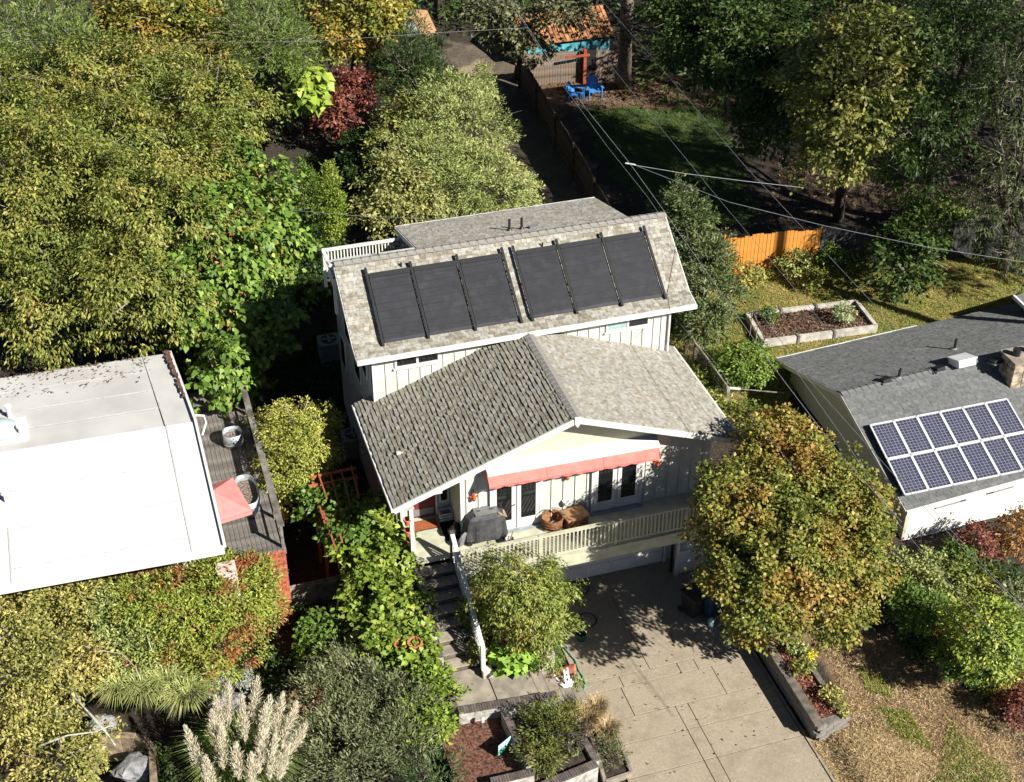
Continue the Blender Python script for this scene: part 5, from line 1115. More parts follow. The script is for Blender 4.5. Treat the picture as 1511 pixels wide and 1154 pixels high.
def tree(px, py, lobes_px, name, label, cat, leafm, L=.12, asp=.55, rc=.34, cover=1.6, fill=1.0, droop=.2, base=None, trunk=True, bark=BARK, group=None, bump=.2, spread=.8, limbs=7, outw=.5, tr=.16, nrmup=.75, part='crown', seam=None, clearz=.1):
    """lobes_px: (px,py,z,rx_px,rz_px[,ry_factor])"""
    global LEAFTOTAL
    lobes = []
    for l in lobes_px:
        c = at(l[0],l[1],l[2]); s = ppm(c); rx = l[3]/s; rz_ = l[4]/s; ryf = l[5] if len(l) > 5 else 1.0; lobes.append((c,rx,rx*ryf,rz_))
    cen = sum(l[0] for l in lobes)/len(lobes)
    if base is not None: b = G(*base)
    else: b = np.array((cen[0],cen[1],float(ground(cen[0],cen[1]))))
    t = thing(name, label, cat, b, group)
    C, D, O = crown_points(lobes, rc, L, cover, fill, bump)
    # no leaf under the ground
    gzv = ground(C[:,0],C[:,1]); k = C[:,2] > gzv+.03; C = C[k]; D = D[k]; O = O[k]; n = len(C)
    Nr = unit(D*spread+rng.normal(size=(n,3))*.62+np.array((0,0,nrmup))); T = unit(O*.5+D*outw+rng.normal(size=(n,3))*.45+np.array((0,0,-droop)))
    Ls = L*rng.uniform(.65,1.25,n)
    me = leafmesh(C,Nr,T,Ls,asp,part,leafm); link(part, me, t); LEAFTOTAL += n
    if trunk:
        m = MB(); top = cen.copy(); H_ = max(.4,top[2]-b[2]); p1 = b+(top-b)*.35+np.array((rng.normal()*.08*H_*.3,rng.normal()*.05,0)); p1[2] = b[2]+H_*.4
        m.tube([b-(0,0,.2),b+(p1-b)*.5,p1,top-(0,0,H_*.1)],[tr*1.25,tr,tr*.85,tr*.4],9)
        m.build('trunk', bark, t, smooth=True)
        if limbs > 3:
            tw = MB()
            for k in range(26 if tr < .12 else 110):
                l = lobes[int(rng.integers(len(lobes)))]; u = unit(rng.normal(size=(1,3)))[0]; u[2] = abs(u[2])*.9; R3 = np.array((l[1],l[2],l[3])); q0 = l[0]+u*R3*rng.uniform(.45,.75); q1 = l[0]+u*R3*rng.uniform(.95,1.08)+rng.normal(size=3)*.15*l[1]; tw.tube([q0,(q0+q1)/2+rng.normal(size=3)*.05*l[1],q1],[.022,.014,.005],3,cap=False)
            tw.build('twigs', TWIG, t, kind='stuff')
        for k in range(limbs):
            l = lobes[k % len(lobes)]; a = rng.random()*6.28; e = l[0]+np.array((math.cos(a)*l[1]*.8,math.sin(a)*l[2]*.8,(rng.random()*.9-.1)*l[3]*.9)); s0 = p1*(1-.1*(k%4))+top*(.1*(k%4)); mid = (s0+e)/2+np.array((0,0,.12*H_*.5))+rng.normal(size=3)*.1*l[1]*.4
            MB().tube([s0,mid,e],[tr*.45,tr*.28,tr*.07],6).build('limb', bark, t, smooth=True)
    return t
Cc = lambda *a: list(a)
OLIVE = leafmat('olive_gold_leaf', [(0,(.065,.10,.022)),(.35,(.145,.18,.035)),(.62,(.25,.265,.06)),(.85,(.35,.30,.08)),(1,(.40,.27,.08))])
GREENB = leafmat('bright_broad_leaf', [(0,(.06,.11,.02)),(.5,(.13,.21,.035)),(.8,(.22,.31,.06)),(1,(.34,.32,.08))])
SEED = leafmat('orange_seed', [(0,(.35,.12,.05)),(.5,(.50,.22,.10)),(1,(.45,.28,.14))])
PINE = leafmat('pine_needle', [(0,(.05,.08,.02)),(.5,(.12,.17,.035)),(1,(.21,.27,.06))])
DKGR = leafmat('dark_green_leaf', [(0,(.02,.04,.012)),(.5,(.045,.08,.02)),(1,(.09,.13,.03))])
AUT = leafmat('autumn_maple_leaf', [(0,(.12,.17,.03)),(.35,(.24,.28,.05)),(.58,(.36,.33,.07)),(.78,(.42,.28,.07)),(1,(.44,.19,.06))],rnd=.45)
AUT3 = leafmat('far_autumn_leaf', [(0,(.08,.11,.02)),(.35,(.18,.20,.035)),(.6,(.32,.26,.05)),(.8,(.38,.20,.05)),(1,(.36,.12,.04))],rnd=.4)
YGR = leafmat('yellow_green_leaf', [(0,(.15,.19,.06)),(.5,(.28,.33,.10)),(1,(.44,.43,.18))])
GOLD = leafmat('gold_thread_foliage', [(0,(.20,.24,.04)),(.5,(.38,.40,.08)),(.85,(.52,.48,.14)),(1,(.56,.46,.28))])
REDL = leafmat('red_leaf', [(0,(.08,.03,.02)),(.5,(.20,.06,.045)),(.8,(.28,.12,.08)),(1,(.34,.24,.11))])
BARB = leafmat('barberry_leaf', [(0,(.42,.08,.05)),(.32,(.36,.13,.06)),(.46,(.22,.27,.05)),(.75,(.30,.35,.06)),(1,(.46,.40,.08))],pscale=.9,rnd=.32)
YEL = leafmat('yellow_leaf', [(0,(.12,.15,.035)),(.35,(.27,.27,.07)),(.7,(.43,.38,.12)),(1,(.48,.33,.12))])
VINE = leafmat('vine_leaf', [(0,(.08,.14,.02)),(.45,(.19,.27,.04)),(.8,(.33,.38,.07)),(1,(.52,.44,.10))])
SAGE = leafmat('grey_green_leaf', [(0,(.09,.11,.05)),(.5,(.17,.19,.09)),(1,(.26,.27,.13))])
ROSE = leafmat('rosemary_leaf', [(0,(.03,.06,.02)),(.5,(.07,.12,.04)),(1,(.14,.18,.06))])
SHRG = leafmat('shrub_green_leaf', [(0,(.04,.09,.02)),(.5,(.10,.18,.03)),(1,(.22,.28,.05))])
DRYG = leafmat('dry_grass_blade', [(0,(.30,.21,.10)),(.5,(.48,.36,.19)),(1,(.60,.48,.28))],trans=.2)
WBR = leafmat('weeping_shrub_leaf', [(0,(.10,.14,.03)),(.5,(.20,.25,.05)),(.85,(.30,.30,.07)),(1,(.42,.22,.08))])
BDRY = leafmat('brown_litter', [(0,(.07,.045,.03)),(.5,(.17,.11,.07)),(1,(.30,.22,.14))])
LDRY = leafmat('fallen_leaf', [(0,(.16,.05,.04)),(.5,(.34,.13,.09)),(1,(.50,.30,.20))])
# --- big left trees
tree(0,0,[(60,330,6.5,120,110),(150,230,7.5,130,95),(230,330,7.0,110,100),(90,440,5.5,110,80),(20,200,7.0,90,90),(200,430,6,80,80),(290,250,7,80,75)],'cherry_tree','wide olive-gold tree filling the left edge behind the white roof','tree',OLIVE,L=.16,asp=.42,rc=.40,cover=1.25,droop=.9,bump=.32,base=(140,470),tr=.22,limbs=10)
tree(0,0,[(312,165,7.5,85,72),(240,120,7.5,80,60),(120,120,7.5,100,55)],'cherry_tree','olive-gold tree further back, its crown below the thin top-left cable','tree',OLIVE,L=.17,asp=.42,rc=.42,cover=1.25,droop=.8,base=(250,260),tr=.2,limbs=8)
ct = tree(0,0,[(330,400,5.2,92,95),(350,300,5.8,75,75),(370,480,4.2,65,70),(300,350,5.5,60,70),(330,560,3.8,42,45),(400,360,5.2,50,70),(290,480,4.6,40,60)],'catalpa_tree','broad heart-leaved green tree with orange seed clusters beside the white roof corner','tree',leafmat('catalpa_leaf',[(0,(.05,.10,.02)),(.45,(.13,.22,.035)),(.8,(.23,.33,.06)),(.93,(.34,.30,.07)),(1,(.42,.18,.07))],rnd=.7),L=.21,asp=.85,rc=.34,cover=1.25,bump=.38,droop=.9,base=(352,560),tr=.15,limbs=9,bark=BARKG,nrmup=.6)
C_,D_,O_ = crown_points([(at(a_,b_,z_),r_/44,r_/44,h_/40) for a_,b_,z_,r_,h_ in ((340,395,5.3,84,88),(352,300,5.9,68,68),(372,480,4.3,56,62),(398,290,6.2,40,48))],.16,.3,.05,.12,bump=.05); n_=len(C_)
link('seed_clusters',leafmesh(C_+D_*.06,D_,rng.normal(size=(n_,3))+np.array((0,0,.3)),.13*rng.uniform(.6,1.2,n_),.5,'seed_clusters',SEED),ct,kind='stuff')
tree(0,0,[(55,55,8,80,55),(120,70,7.5,55,40),(10,100,7,55,40)],'pine_tree','bright green pine in the top left corner','tree',PINE,L=.2,asp=.25,rc=.32,cover=.9,droop=-.3,base=(60,160),tr=.2,limbs=8,outw=.8)
tree(0,0,[(235,30,8,70,45),(300,55,7.5,50,40),(190,20,8.3,45,35)],'maple_tree','orange-tinged autumn tree at the top left between pine and evergreens','tree',AUT3,L=.2,asp=.6,rc=.4,cover=1.1,base=(250,130),tr=.17)
tree(0,0,[(390,60,8,70,55),(425,75,7,50,38),(380,20,8.5,50,40)],'pine_tree','mid green bushy pine behind the large-leaved sapling','tree',PINE,L=.2,asp=.25,rc=.32,cover=.9,droop=-.3,base=(400,150),tr=.2,outw=.8)
tree(0,0,[(530,30,7.5,65,45),(500,55,6.8,50,35),(560,10,8,45,30)],'deciduous_tree','yellow and orange tree left of the tan-roofed outbuilding','tree',AUT3,L=.2,asp=.6,rc=.38,cover=1.1,base=(520,120),tr=.16)
tree(0,0,[(610,110,5.5,55,60),(590,70,6.2,45,45),(630,140,5,40,40)],'evergreen_tree','dark green rounded evergreen in front of the tan-roofed outbuilding','tree',DKGR,L=.16,asp=.3,rc=.3,cover=1.2,base=(605,190),tr=.15,outw=.9,droop=-.3)
tree(0,0,[(505,140,4.6,38,38),(540,130,4.8,28,28),(495,175,4,30,28)],'red_tree','dark red-leaved small tree below the orange treetops','tree',REDL,L=.17,asp=.6,rc=.26,cover=1.0,base=(510,230),tr=.09,limbs=5)
sp_ = tree(0,0,[(437,105,6,16,18),(462,115,6,18,22),(458,145,5.6,18,16),(430,150,5.4,12,12)],'sapling','sapling with very large bright lime leaves in front of dark shade','sapling',leafmat('lime_leaf',[(0,(.20,.32,.04)),(1,(.40,.48,.08))]),L=.45,asp=.85,rc=.3,cover=.7,droop=.8,base=(450,215),tr=.05,limbs=4)
tree(0,0,[(680,190,5,75,60),(640,260,4.4,85,65),(710,280,4,75,55),(660,150,5,55,45),(760,290,3.4,38,30)],'silver_shrub','large pale yellow-green tree behind the rear roof slope','tree',YGR,L=.15,asp=.35,rc=.3,cover=1.25,base=(680,330),tr=.17,limbs=9,droop=.0,outw=.8)
tree(0,0,[(590,280,4.5,50,50),(560,310,4,40,35),(610,300,4,45,40)],'willow_shrub','yellow-speckled shrub directly behind the white balcony','shrub',leafmat('speckled_leaf',[(0,(.13,.16,.05)),(.6,(.28,.29,.09)),(.9,(.42,.38,.14)),(1,(.5,.36,.12))],rnd=.8),L=.16,asp=.55,rc=.3,cover=1.0,base=(590,355),tr=.1,droop=.2)
tree(0,0,[(600,190,4.4,45,45),(575,220,4,35,35)],'deciduous_tree','olive green tree between the red tree and the pale one','tree',OLIVE,L=.17,asp=.5,rc=.3,cover=1.1,base=(595,255),tr=.12)
tree(0,0,[(715,130,4.6,16,30),(712,105,5,9,16)],'evergreen_tree','slender lime evergreen tip beside the sunlit dirt patch','tree',YGR,L=.14,asp=.3,rc=.2,cover=1.2,base=(715,185),tr=.06,limbs=2,outw=1,droop=-.6)
tree(0,0,[(489,300,6.4,17,52),(487,265,7.2,10,28),(490,335,5.4,18,36)],'cypress_tree','narrow columnar green cypress left of the rear balcony','tree',VINE,L=.12,asp=.4,rc=.16,cover=1.5,base=(487,375),tr=.07,limbs=2,outw=.8,droop=-1,bump=.05,spread=1.1)
tree(0,0,[(455,290,4.2,16,55),(440,345,3.4,22,35)],'cypress_tree','dimmer columnar cypress immediately left of the bright one','tree',SHRG,L=.12,asp=.4,rc=.18,cover=1.4,base=(455,375),tr=.07,limbs=2,outw=.8,droop=-1,bump=.07)
tree(0,0,[(545,225,3.2,40,30),(520,250,3,30,25)],'shrub','shaded undergrowth shrub below the red tree','shrub',DKGR,L=.15,asp=.5,rc=.3,cover=1.0,trunk=False)
# shaded hedge mass behind / between
tree(0,0,[(470,400,2.6,40,40),(455,440,2.2,35,40),(480,355,2.8,30,25)],'shrub','dark shaded shrub between the heart-leaved tree and the house','shrub',DKGR,L=.14,asp=.5,rc=.3,cover=1.1,trunk=False)
# --- right back trees
tree(0,0,[(1255,150,9,85,85),(1230,220,7.5,55,60),(1300,90,10,60,60),(1210,110,9,60,60),(1265,60,11,60,45)],'maple_tree','tall sunlit olive tree standing behind the grey fence, trunk visible','tree',leafmat('ochre_green_leaf',[(0,(.09,.12,.03)),(.5,(.20,.22,.05)),(.9,(.32,.29,.08)),(1,(.5,.32,.05))]),L=.2,asp=.6,rc=.4,cover=1.1,base=(1236,325),tr=.22,limbs=10,droop=.3)
DK = leafmat('shade_green_leaf', [(0,(.025,.05,.012)),(.5,(.055,.095,.02)),(.9,(.10,.15,.03)),(1,(.20,.20,.05))])
tree(0,0,[(1110,50,9,80,70),(1050,70,8,65,60),(1150,110,8,60,60),(1020,20,9,60,45),(1130,180,6,50,50)],'maple_tree','dark broad tree shading the round lawn from the top','tree',DK,L=.2,asp=.6,rc=.42,cover=1.05,base=(1120,225),tr=.24,limbs=9)
tree(0,0,[(1400,90,10,90,80),(1360,190,8,70,70),(1430,30,11,80,50),(1350,260,5.5,60,50)],'fir_tree','dark evergreen behind the tall sunlit tree','tree',DK,L=.22,asp=.35,rc=.42,cover=1.0,base=(1370,330),tr=.26,limbs=9,droop=.5)
tree(0,0,[(1490,130,10,70,80),(1500,250,7.5,60,70),(1460,310,5,60,50),(1500,380,3.5,45,40)],'fir_tree','grey-green conifer at the right edge overhanging the grey fence','tree',leafmat('dull_conifer',[(0,(.03,.045,.02)),(.6,(.09,.11,.045)),(1,(.22,.22,.08))]),L=.22,asp=.2,rc=.38,cover=1.0,base=(1480,395),tr=.25,limbs=9,droop=.6)
tree(0,0,[(1330,385,3.2,55,50),(1345,350,3.6,40,30)],'small_tree','dark green small tree in front of the grey fence','tree',DK,L=.2,asp=.6,rc=.32,cover=1.0,base=(1330,435),tr=.08,limbs=5)
tree(0,0,[(1385,318,2.6,50,18)],'fern_patch','sunlit patch of bright green leaves behind the grey fence','shrub',GREENB,L=.2,asp=.6,rc=.3,cover=1.0,trunk=False)
for i,(a,b,z_,r,h,lab) in enumerate(((1175,390,2.2,26,18,'yellow-green shrub in front of the orange fence'),(1230,385,2.3,24,18,'small shrub at the corner where orange and grey fences meet'),(1200,405,2.0,26,14,'low olive shrub between the orange fence and the lawn'),(1100,405,2.0,24,14,'low dry shrub at the left foot of the orange fence'))):
    tree(0,0,[(a,b,z_,r,h)],'shrub',lab,'shrub',(YGR,SHRG,OLIVE,YEL)[i],L=.15,asp=.5,rc=.22,cover=.9,trunk=False)
# shrub beside house + conifer
tree(0,0,[(1015,330,4.6,38,45),(1035,390,3.8,45,50),(1050,440,3.0,45,45),(1000,300,5.2,25,30),(1035,475,2.4,40,30)],'juniper_tree','tall dusty green juniper rising right of the upper roof','tree',leafmat('dusty_green',[(0,(.05,.08,.03)),(.5,(.11,.15,.05)),(.9,(.20,.22,.10)),(1,(.30,.24,.15))]),L=.15,asp=.4,rc=.26,cover=1.25,base=(1040,500),tr=.12,outw=.9,droop=-.2)
tree(0,0,[(1100,538,2.0,42,30),(1080,545,1.8,28,25)],'round_bush','clipped round bright green bush beside the wire fence','bush',GREENB,L=.12,asp=.5,rc=.2,cover=1.5,trunk=False,bump=.05)
tree(0,0,[(1050,600,1.3,30,22),(1095,620,1.3,32,22),(1035,560,1.3,25,18)],'shrub','shaded brown-green weeds between the lower roof and the khaki wall','shrub',OLIVE,L=.13,asp=.5,rc=.25,cover=.8,trunk=False)
tree(0,0,[(830,20,7.5,40,30),(780,70,5.5,32,30),(745,40,6.5,45,30),(720,15,7.5,40,25)],'deciduous_tree','dull grey-green tree overhanging the far end of the side fence','tree',leafmat('dull_green',[(0,(.05,.06,.03)),(.6,(.12,.13,.06)),(1,(.26,.24,.12))]),L=.2,asp=.6,rc=.32,cover=.9,base=(760,115),tr=.14)
# big conifer trunk
bt_ = G(920,124); tt = thing('fir_tree','thick straight fir trunk beside the teal shed, crown out of frame','tree',bt_); tpx_ = at(929,-60,12.5)
MB().tube([bt_-(0,0,.2),bt_*.75+tpx_*.25,bt_*.4+tpx_*.6,np.array((bt_[0]+.2,bt_[1],20.))],[.40,.34,.31,.22],14).build('trunk', mat('fir_bark',(.20,.155,.12),.95,.5,4,bump=1,bscale=12), tt, smooth=True)
fc_ = []; 
C1,D1,O1 = crown_points([((bt_[0],bt_[1],15.5),3.0,3.0,2.2),((bt_[0],bt_[1],18.5),2.3,2.3,2.6),((bt_[0],bt_[1],21.5),1.3,1.3,2.4)],.5,.3,.5,1.0); n_=len(C1)
link('crown',leafmesh(C1,unit(D1+rng.normal(size=(n_,3))*.6),unit(O1+D1),.3*np.ones(n_),.2,'crown',DK),tt)
for px,py,z_,rr_,lab in ((1300,520,0,0,''),): pass
# forest behind and unseen firs added beyond the right edge to shade the back yard
def fir(x,y,z0,z1,r,lab,grp,k=3,m=None,full=True):
    b0 = np.array((x,y,float(ground(x,y)))); tt = thing('fir_tree',lab,'tree',b0,grp); lob=[((x,y,z0+(z1-z0)*(i+.5)/k),r*(1-.5*i/k),r*(1-.5*i/k),(z1-z0)/k*.75) for i in range(k)]
    C1,D1,O1 = crown_points(lob,.55,.34,.42,.9); n_=len(C1)
    link('crown',leafmesh(C1,unit(D1+rng.normal(size=(n_,3))*.6),unit(O1+D1-np.array((0,0,.4))),.36*rng.uniform(.7,1.2,n_),.35,'crown',m or DK),tt); MB().tube([b0,(x,y,z1*.9)],[.3,.08],8).build('trunk',BARK,tt)
for x,y,z0,z1,r,lab in ((29,4,9,26,3.4,'unseen tall fir, added so that its shadow crosses the round lawn'),(24,1,18,27,3.0,'unseen fir, added with a raised crown to shade the side strip'),(33,9,8,25,3.8,'unseen tall fir, added to shade the blue chairs'),(38,4,8,26,4.0,'outermost unseen tall fir, added for its shade'),(31,15,7,22,3.6,'tall fir behind the right edge of the grey fence'),(36,17,7,22,3.8,'tall fir farther back behind the right edge')):
    fir(x,y,z0,z1,r,lab,'firs beyond the right edge')
gi = 0
for x,y,h,r,lab in ((17.5,31,9,3.0,'dark tree directly right of the thick fir trunk'),(20,36,9,3.4,'dark tree at the top edge above the chip-covered yard'),(24,38,10,3.6,'dark tree at the top edge right of centre'),(28,36,10,3.6,'dark tree at the top edge above the sunlit tall tree'),(24,27,8,3.0,'dark tree left of the tall sunlit tree trunk'),(33,33,11,3.8,'dark tree in the top right corner'),(29,28,9,3.4,'dark tree behind the grey-green conifer'),(32,24,8,3.4,'dark tree at the right edge behind the conifer'),(16.5,43,9,3.4,'dark tree behind the teal shed'),(11,43,8,3.2,'dark tree left of the teal shed roof'),(7.5,44,8,3.0,'dark tree right of the tan-roofed outbuilding')):
    fir(x,y,1.5,h,r,lab,'dark trees of the back grove',2)
for x,y,h,r,m_,lab in ((1.5,45,8,3.0,DKGR,'dark green tree behind the tan roof'),(-3,43,8,3.0,PINE,'green tree at the top edge behind the orange one'),(-7,41,8,3.2,OLIVE,'olive tree at the top edge left of the orange one'),(-12,40,8,3.4,DKGR,'dark tree at the top edge behind the autumn maple'),(-16,37,8,3.4,PINE,'green tree at the top left behind the pine'),(-5,33,6,2.6,PINE,'green shrubby tree left of the red-leaved tree'),(-9,31,6,2.8,DKGR,'dark tree behind the olive-gold crown')):
    fir(x,y,1.5,h,r,lab,'trees along the top left edge',2,m_)
# --- gold cypress, vine, front planting
tree(0,0,[(432,640,3.5,50,42),(418,690,3.1,40,42),(455,670,3.4,42,42),(425,720,2.6,38,34),(408,622,3.4,30,28),(470,625,3.5,32,28)],'golden_cypress','bright yellow thread-leaved cypress between the plank deck and the main house','bush',GOLD,L=.10,asp=.4,rc=.24,cover=1.1,droop=.5,base=(430,740),tr=.12,nrmup=.8)
tree(0,0,[(470,745,2.8,30,26),(503,735,2.9,18,16),(515,775,2.9,40,26)],'vine','leafy green vine over the orange trellis','vine',leafmat('dark_vine_leaf',[(0,(.05,.11,.02)),(.6,(.12,.20,.035)),(1,(.22,.28,.05))]),L=.14,asp=.8,rc=.24,cover=.9,trunk=False)
vn = tree(0,0,[(540,800,2.2,48,38),(580,830,2.2,36,45),(560,870,1.9,55,45),(590,900,1.7,38,48),(612,945,1.5,30,42),(575,950,1.4,50,40),(560,765,2.3,38,28),(625,985,1.2,28,40)],'grape_vine','large sunlit yellow-green vine mass along the left of the front steps','vine',VINE,L=.16,asp=.85,rc=.26,cover=1.35,trunk=False,nrmup=.8,spread=.9)
tree(0,0,[(475,935,1.0,35,32),(470,965,.8,30,26)],'shrub','bright green shrub below the cross fence in the passage','shrub',GREENB,L=.14,asp=.7,rc=.22,cover=1.1,trunk=False)
tree(0,0,[(520,1000,1.2,62,42),(470,1030,1.0,50,42),(560,1040,1.1,62,45),(500,1100,1.0,80,50),(585,1090,1.0,56,42),(610,1040,1.1,42,38)],'sage_shrub','broad grey-green shrub mass right of the pampas grass','shrub',SAGE,L=.13,asp=.3,rc=.24,cover=1.25,trunk=False,outw=1.0,droop=-.5)
tree(0,0,[(635,1020,1.1,32,36),(608,1060,1.0,34,32),(640,1070,.95,26,26)],'shrub','lime-green leafy shrub left of the stair landing','shrub',VINE,L=.13,asp=.6,rc=.22,cover=1.1,trunk=False)
tree(0,0,[(450,1035,1.15,26,22)],'shrub','small rusty dead shrub beside the pampas plumes','shrub',leafmat('rusty_leaf',[(0,(.25,.12,.07)),(1,(.42,.24,.16))]),L=.12,asp=.3,rc=.16,cover=1.0,trunk=False,outw=1)
tree(0,0,[(648,1142,.9,42,32),(615,1150,.8,35,28)],'rosemary_bush','dark green spiky bush at the bottom edge left of the sign bed','bush',ROSE,L=.18,asp=.16,rc=.22,cover=1.0,trunk=False,outw=1.2,droop=-.8)
tree(0,0,[(752,858,4.0,50,36),(790,900,2.7,46,40),(755,910,2.5,42,40),(800,930,2.0,42,34),(772,866,3.8,52,32),(726,850,3.9,24,26),(825,880,2.5,28,18),(815,845,2.6,22,14),(832,920,1.9,20,16)],'weeping_shrub','arching weeping shrub in the block planter in front of the deck','shrub',WBR,L=.11,asp=.4,rc=.22,cover=1.0,fill=.7,bump=.42,droop=1.0,base=(752,960),tr=.07,bark=BARKG)
tree(0,0,[(700,905,1.9,26,30),(720,935,1.5,22,20)],'rose_bush','yellowing rose bush beside the stair railing','bush',WBR,L=.11,asp=.5,rc=.2,cover=1.0,trunk=False)
tree(0,0,[(757,975,1.3,26,17)],'squash_plant','bright green large-leaved plant at the front of the block planter','plant',leafmat('squash_leaf',[(0,(.16,.34,.04)),(1,(.34,.50,.08))]),L=.24,asp=.95,rc=.22,cover=.9,trunk=False,nrmup=1.6,droop=.2)

tree(0,0,[(805,1073,1.0,38,34),(828,1060,1.0,32,24),(800,1112,.9,30,28)],'shrub','dense olive shrub right of the yard sign','shrub',leafmat('olive_rust',[(0,(.06,.09,.02)),(.5,(.16,.18,.04)),(.9,(.28,.20,.06)),(1,(.42,.16,.06))]),L=.11,asp=.3,rc=.18,cover=1.3,trunk=False,outw=1,droop=-.3)
tree(0,0,[(835,1085,.9,26,22)],'shrub','small dark plum shrub behind the yellow-green tuft','shrub',leafmat('plum_leaf',[(0,(.03,.025,.03)),(1,(.10,.08,.08))]),L=.1,asp=.4,rc=.15,cover=1.1,trunk=False)
for (a_,lab,m_) in (((822,1003,.3,12,14),'small dark-leaved plant in the gap behind the white chair',BARB),((850,1008,.2,10,9),'small yellow-green plant ringed by the garden hose',YGR),((812,968,.4,16,16),'low green plant at the corner of the block planter',SHRG),((790,975,1.1,18,12),'dry brown ground plant on the mulch of the block planter',WBR),((705,965,1.3,14,16),'reddish plant beside the foot of the stair railing',BARB)):
    tree(0,0,[a_],'small_plant',lab,'plant',m_,L=.09,asp=.5,rc=.1,cover=.9,trunk=False)
def tuft(px,py,z_,h,n,m,lab,name='grass_tuft',sp=.5,w=.012,gr=None,base=None,stiff=.8):
    b = at(px,py,z_); t = thing(name,lab,'grass',b,gr); a = rng.random(n)*6.283; r0 = rng.random(n)**.5*sp*.35; ln = h*rng.uniform(.6,1.1,n); lean = rng.uniform(.1,1.0,n)*sp
    B = np.stack([b[0]+r0*np.cos(a),b[1]+r0*np.sin(a),np.full(n,b[2])],1); dr = np.stack([np.cos(a),np.sin(a),np.zeros(n)],1); sd = np.stack([-np.sin(a),np.cos(a),np.zeros(n)],1)*w
    M1 = B+dr*(lean*ln*.35)[:,None]+np.array((0,0,1))*(ln*stiff)[:,None]; T1 = B+dr*(lean*ln*.95)[:,None]+np.array((0,0,1))*(ln*(stiff*1.15-.35*lean))[:,None]
    V = np.stack([B-sd,B+sd,M1+sd*.8,M1-sd*.8,M1+sd*.8,T1,M1-sd*.8],1)
    V = np.stack([B-sd,B+sd,M1+sd*.8,M1-sd*.8,T1,T1],1).reshape(-1,3); i0 = np.arange(n)*6
    F = np.concatenate([np.stack([i0,i0+1,i0+2,i0+3],1),np.stack([i0+3,i0+2,i0+4,i0+5],1)]); link('blades',nmesh('blades',V,F,m),t); return t,b
YG2 = leafmat('fresh_grass_blade',[(0,(.20,.25,.07)),(.6,(.42,.46,.16)),(1,(.58,.56,.28))])
tuft(845,1110,.5,.45,240,YG2,'bright yellow-green grass tuft at the edge of the planted bed',w=.014)
tuft(880,1060,.35,.85,420,DRYG,'tall dry straw-coloured grass beside the driveway',sp=.6,w=.008); tuft(860,1075,.4,.7,380,DRYG,'dry grass clump left of the tallest straw grass',sp=.9,w=.008); tuft(897,1085,.12,.6,300,DRYG,'dry grass in the upper end of the low concrete planter',sp=.8,w=.008)
tree(0,0,[(903,1115,.35,20,20),(900,1095,.35,16,14)],'rosemary_bush','grey-green rosemary in the low concrete planter by the driveway','bush',SAGE,L=.1,asp=.2,rc=.14,cover=1.0,trunk=False,outw=1.2,droop=-.8)
# pampas
PLUME = leafmat('pampas_plume', [(0,(.52,.46,.33)),(.5,(.66,.59,.44)),(1,(.74,.68,.55))],trans=.3,val=.12)
pt,pb_ = tuft(365,1150,.0,1.9,1500,leafmat('pampas_blade',[(0,(.08,.13,.03)),(.6,(.20,.27,.07)),(1,(.38,.40,.14))]),'pampas grass with tall cream plumes at the bottom left','pampas_grass',sp=1.15,w=.016)
tips = [(283,1085,300,1140),(318,1062,322,1110),(340,1020,338,1070),(358,1040,362,1095),(378,1012,374,1065),(395,1040,392,1090),(330,1085,330,1135),(412,1035,405,1090),(430,1050,415,1105),(350,1110,352,1150),(385,1085,382,1140),(402,1098,398,1150),(442,1080,428,1110),(370,1125,372,1165),(310,1130,312,1170),(420,1110,410,1150),(322,1040,330,1090),(388,1055,385,1110)]
for i,(a,b,c,d) in enumerate(tips):
    P1 = at(a+(a-365)*.12,b-12,2.35-.02*i*.3); P0 = at(c,d,1.9-.02*i*.3); n_ = 1100; f = rng.random(n_); ax_ = P1-P0; ctr = P0+ax_*f[:,None]; wd_ = .145*np.sin(np.clip(f,.03,.97)*math.pi)**.7*(1-.35*f)
    rd = rng.normal(size=(n_,3))*wd_[:,None]*.6; T_ = unit(ax_/np.linalg.norm(ax_)+rd*5+rng.normal(size=(n_,3))*.25)
    link('plume',leafmesh(ctr+rd,unit(rng.normal(size=(n_,3))),T_,.10*rng.uniform(.6,1.2,n_),.16,'plume',PLUME),pt)
    MB().tube([P1-ax_*.3,P0,pb_+(P0-pb_)*np.array((.3,.3,.0))],[.006,.008,.01],5).build('stem', mat('straw_stem',(.45,.38,.2),.8), pt)
# bottom left masses
tree(0,0,[(40,905,3.2,85,70),(60,845,3.8,60,24),(100,870,3.6,50,25),(80,990,2.2,80,65),(30,1060,1.9,75,60),(110,900,2.5,60,40),(90,1120,1.6,60,45),(150,960,2.1,50,45),(10,860,3.0,40,40)],'yellow_tree','yellow-leaved lichen-branched tree in the bottom left corner','tree',YEL,L=.12,asp=.45,rc=.28,cover=1.0,bump=.35,base=(90,1120),tr=.13,bark=BARKG,limbs=12)
tree(0,0,[(330,885,2.6,70,45),(260,895,2.8,60,42),(372,895,2.0,42,50),(300,950,1.8,75,45),(378,848,2.9,32,26),(230,945,2.0,55,45),(300,858,3.4,55,20),(350,835,3.2,26,18),(220,872,3.5,60,20)],'barberry_hedge','red and green mottled shrub mass in front of the brick wall','shrub',BARB,L=.11,asp=.4,rc=.24,cover=1.4,trunk=False,outw=.9)
tree(0,0,[(180,892,3.0,60,38),(195,950,2.2,48,36),(150,872,3.5,45,20)],'shrub','pale yellow-green shrub between the yellow tree and the red one','shrub',YGR,L=.12,asp=.4,rc=.24,cover=1.1,trunk=False)
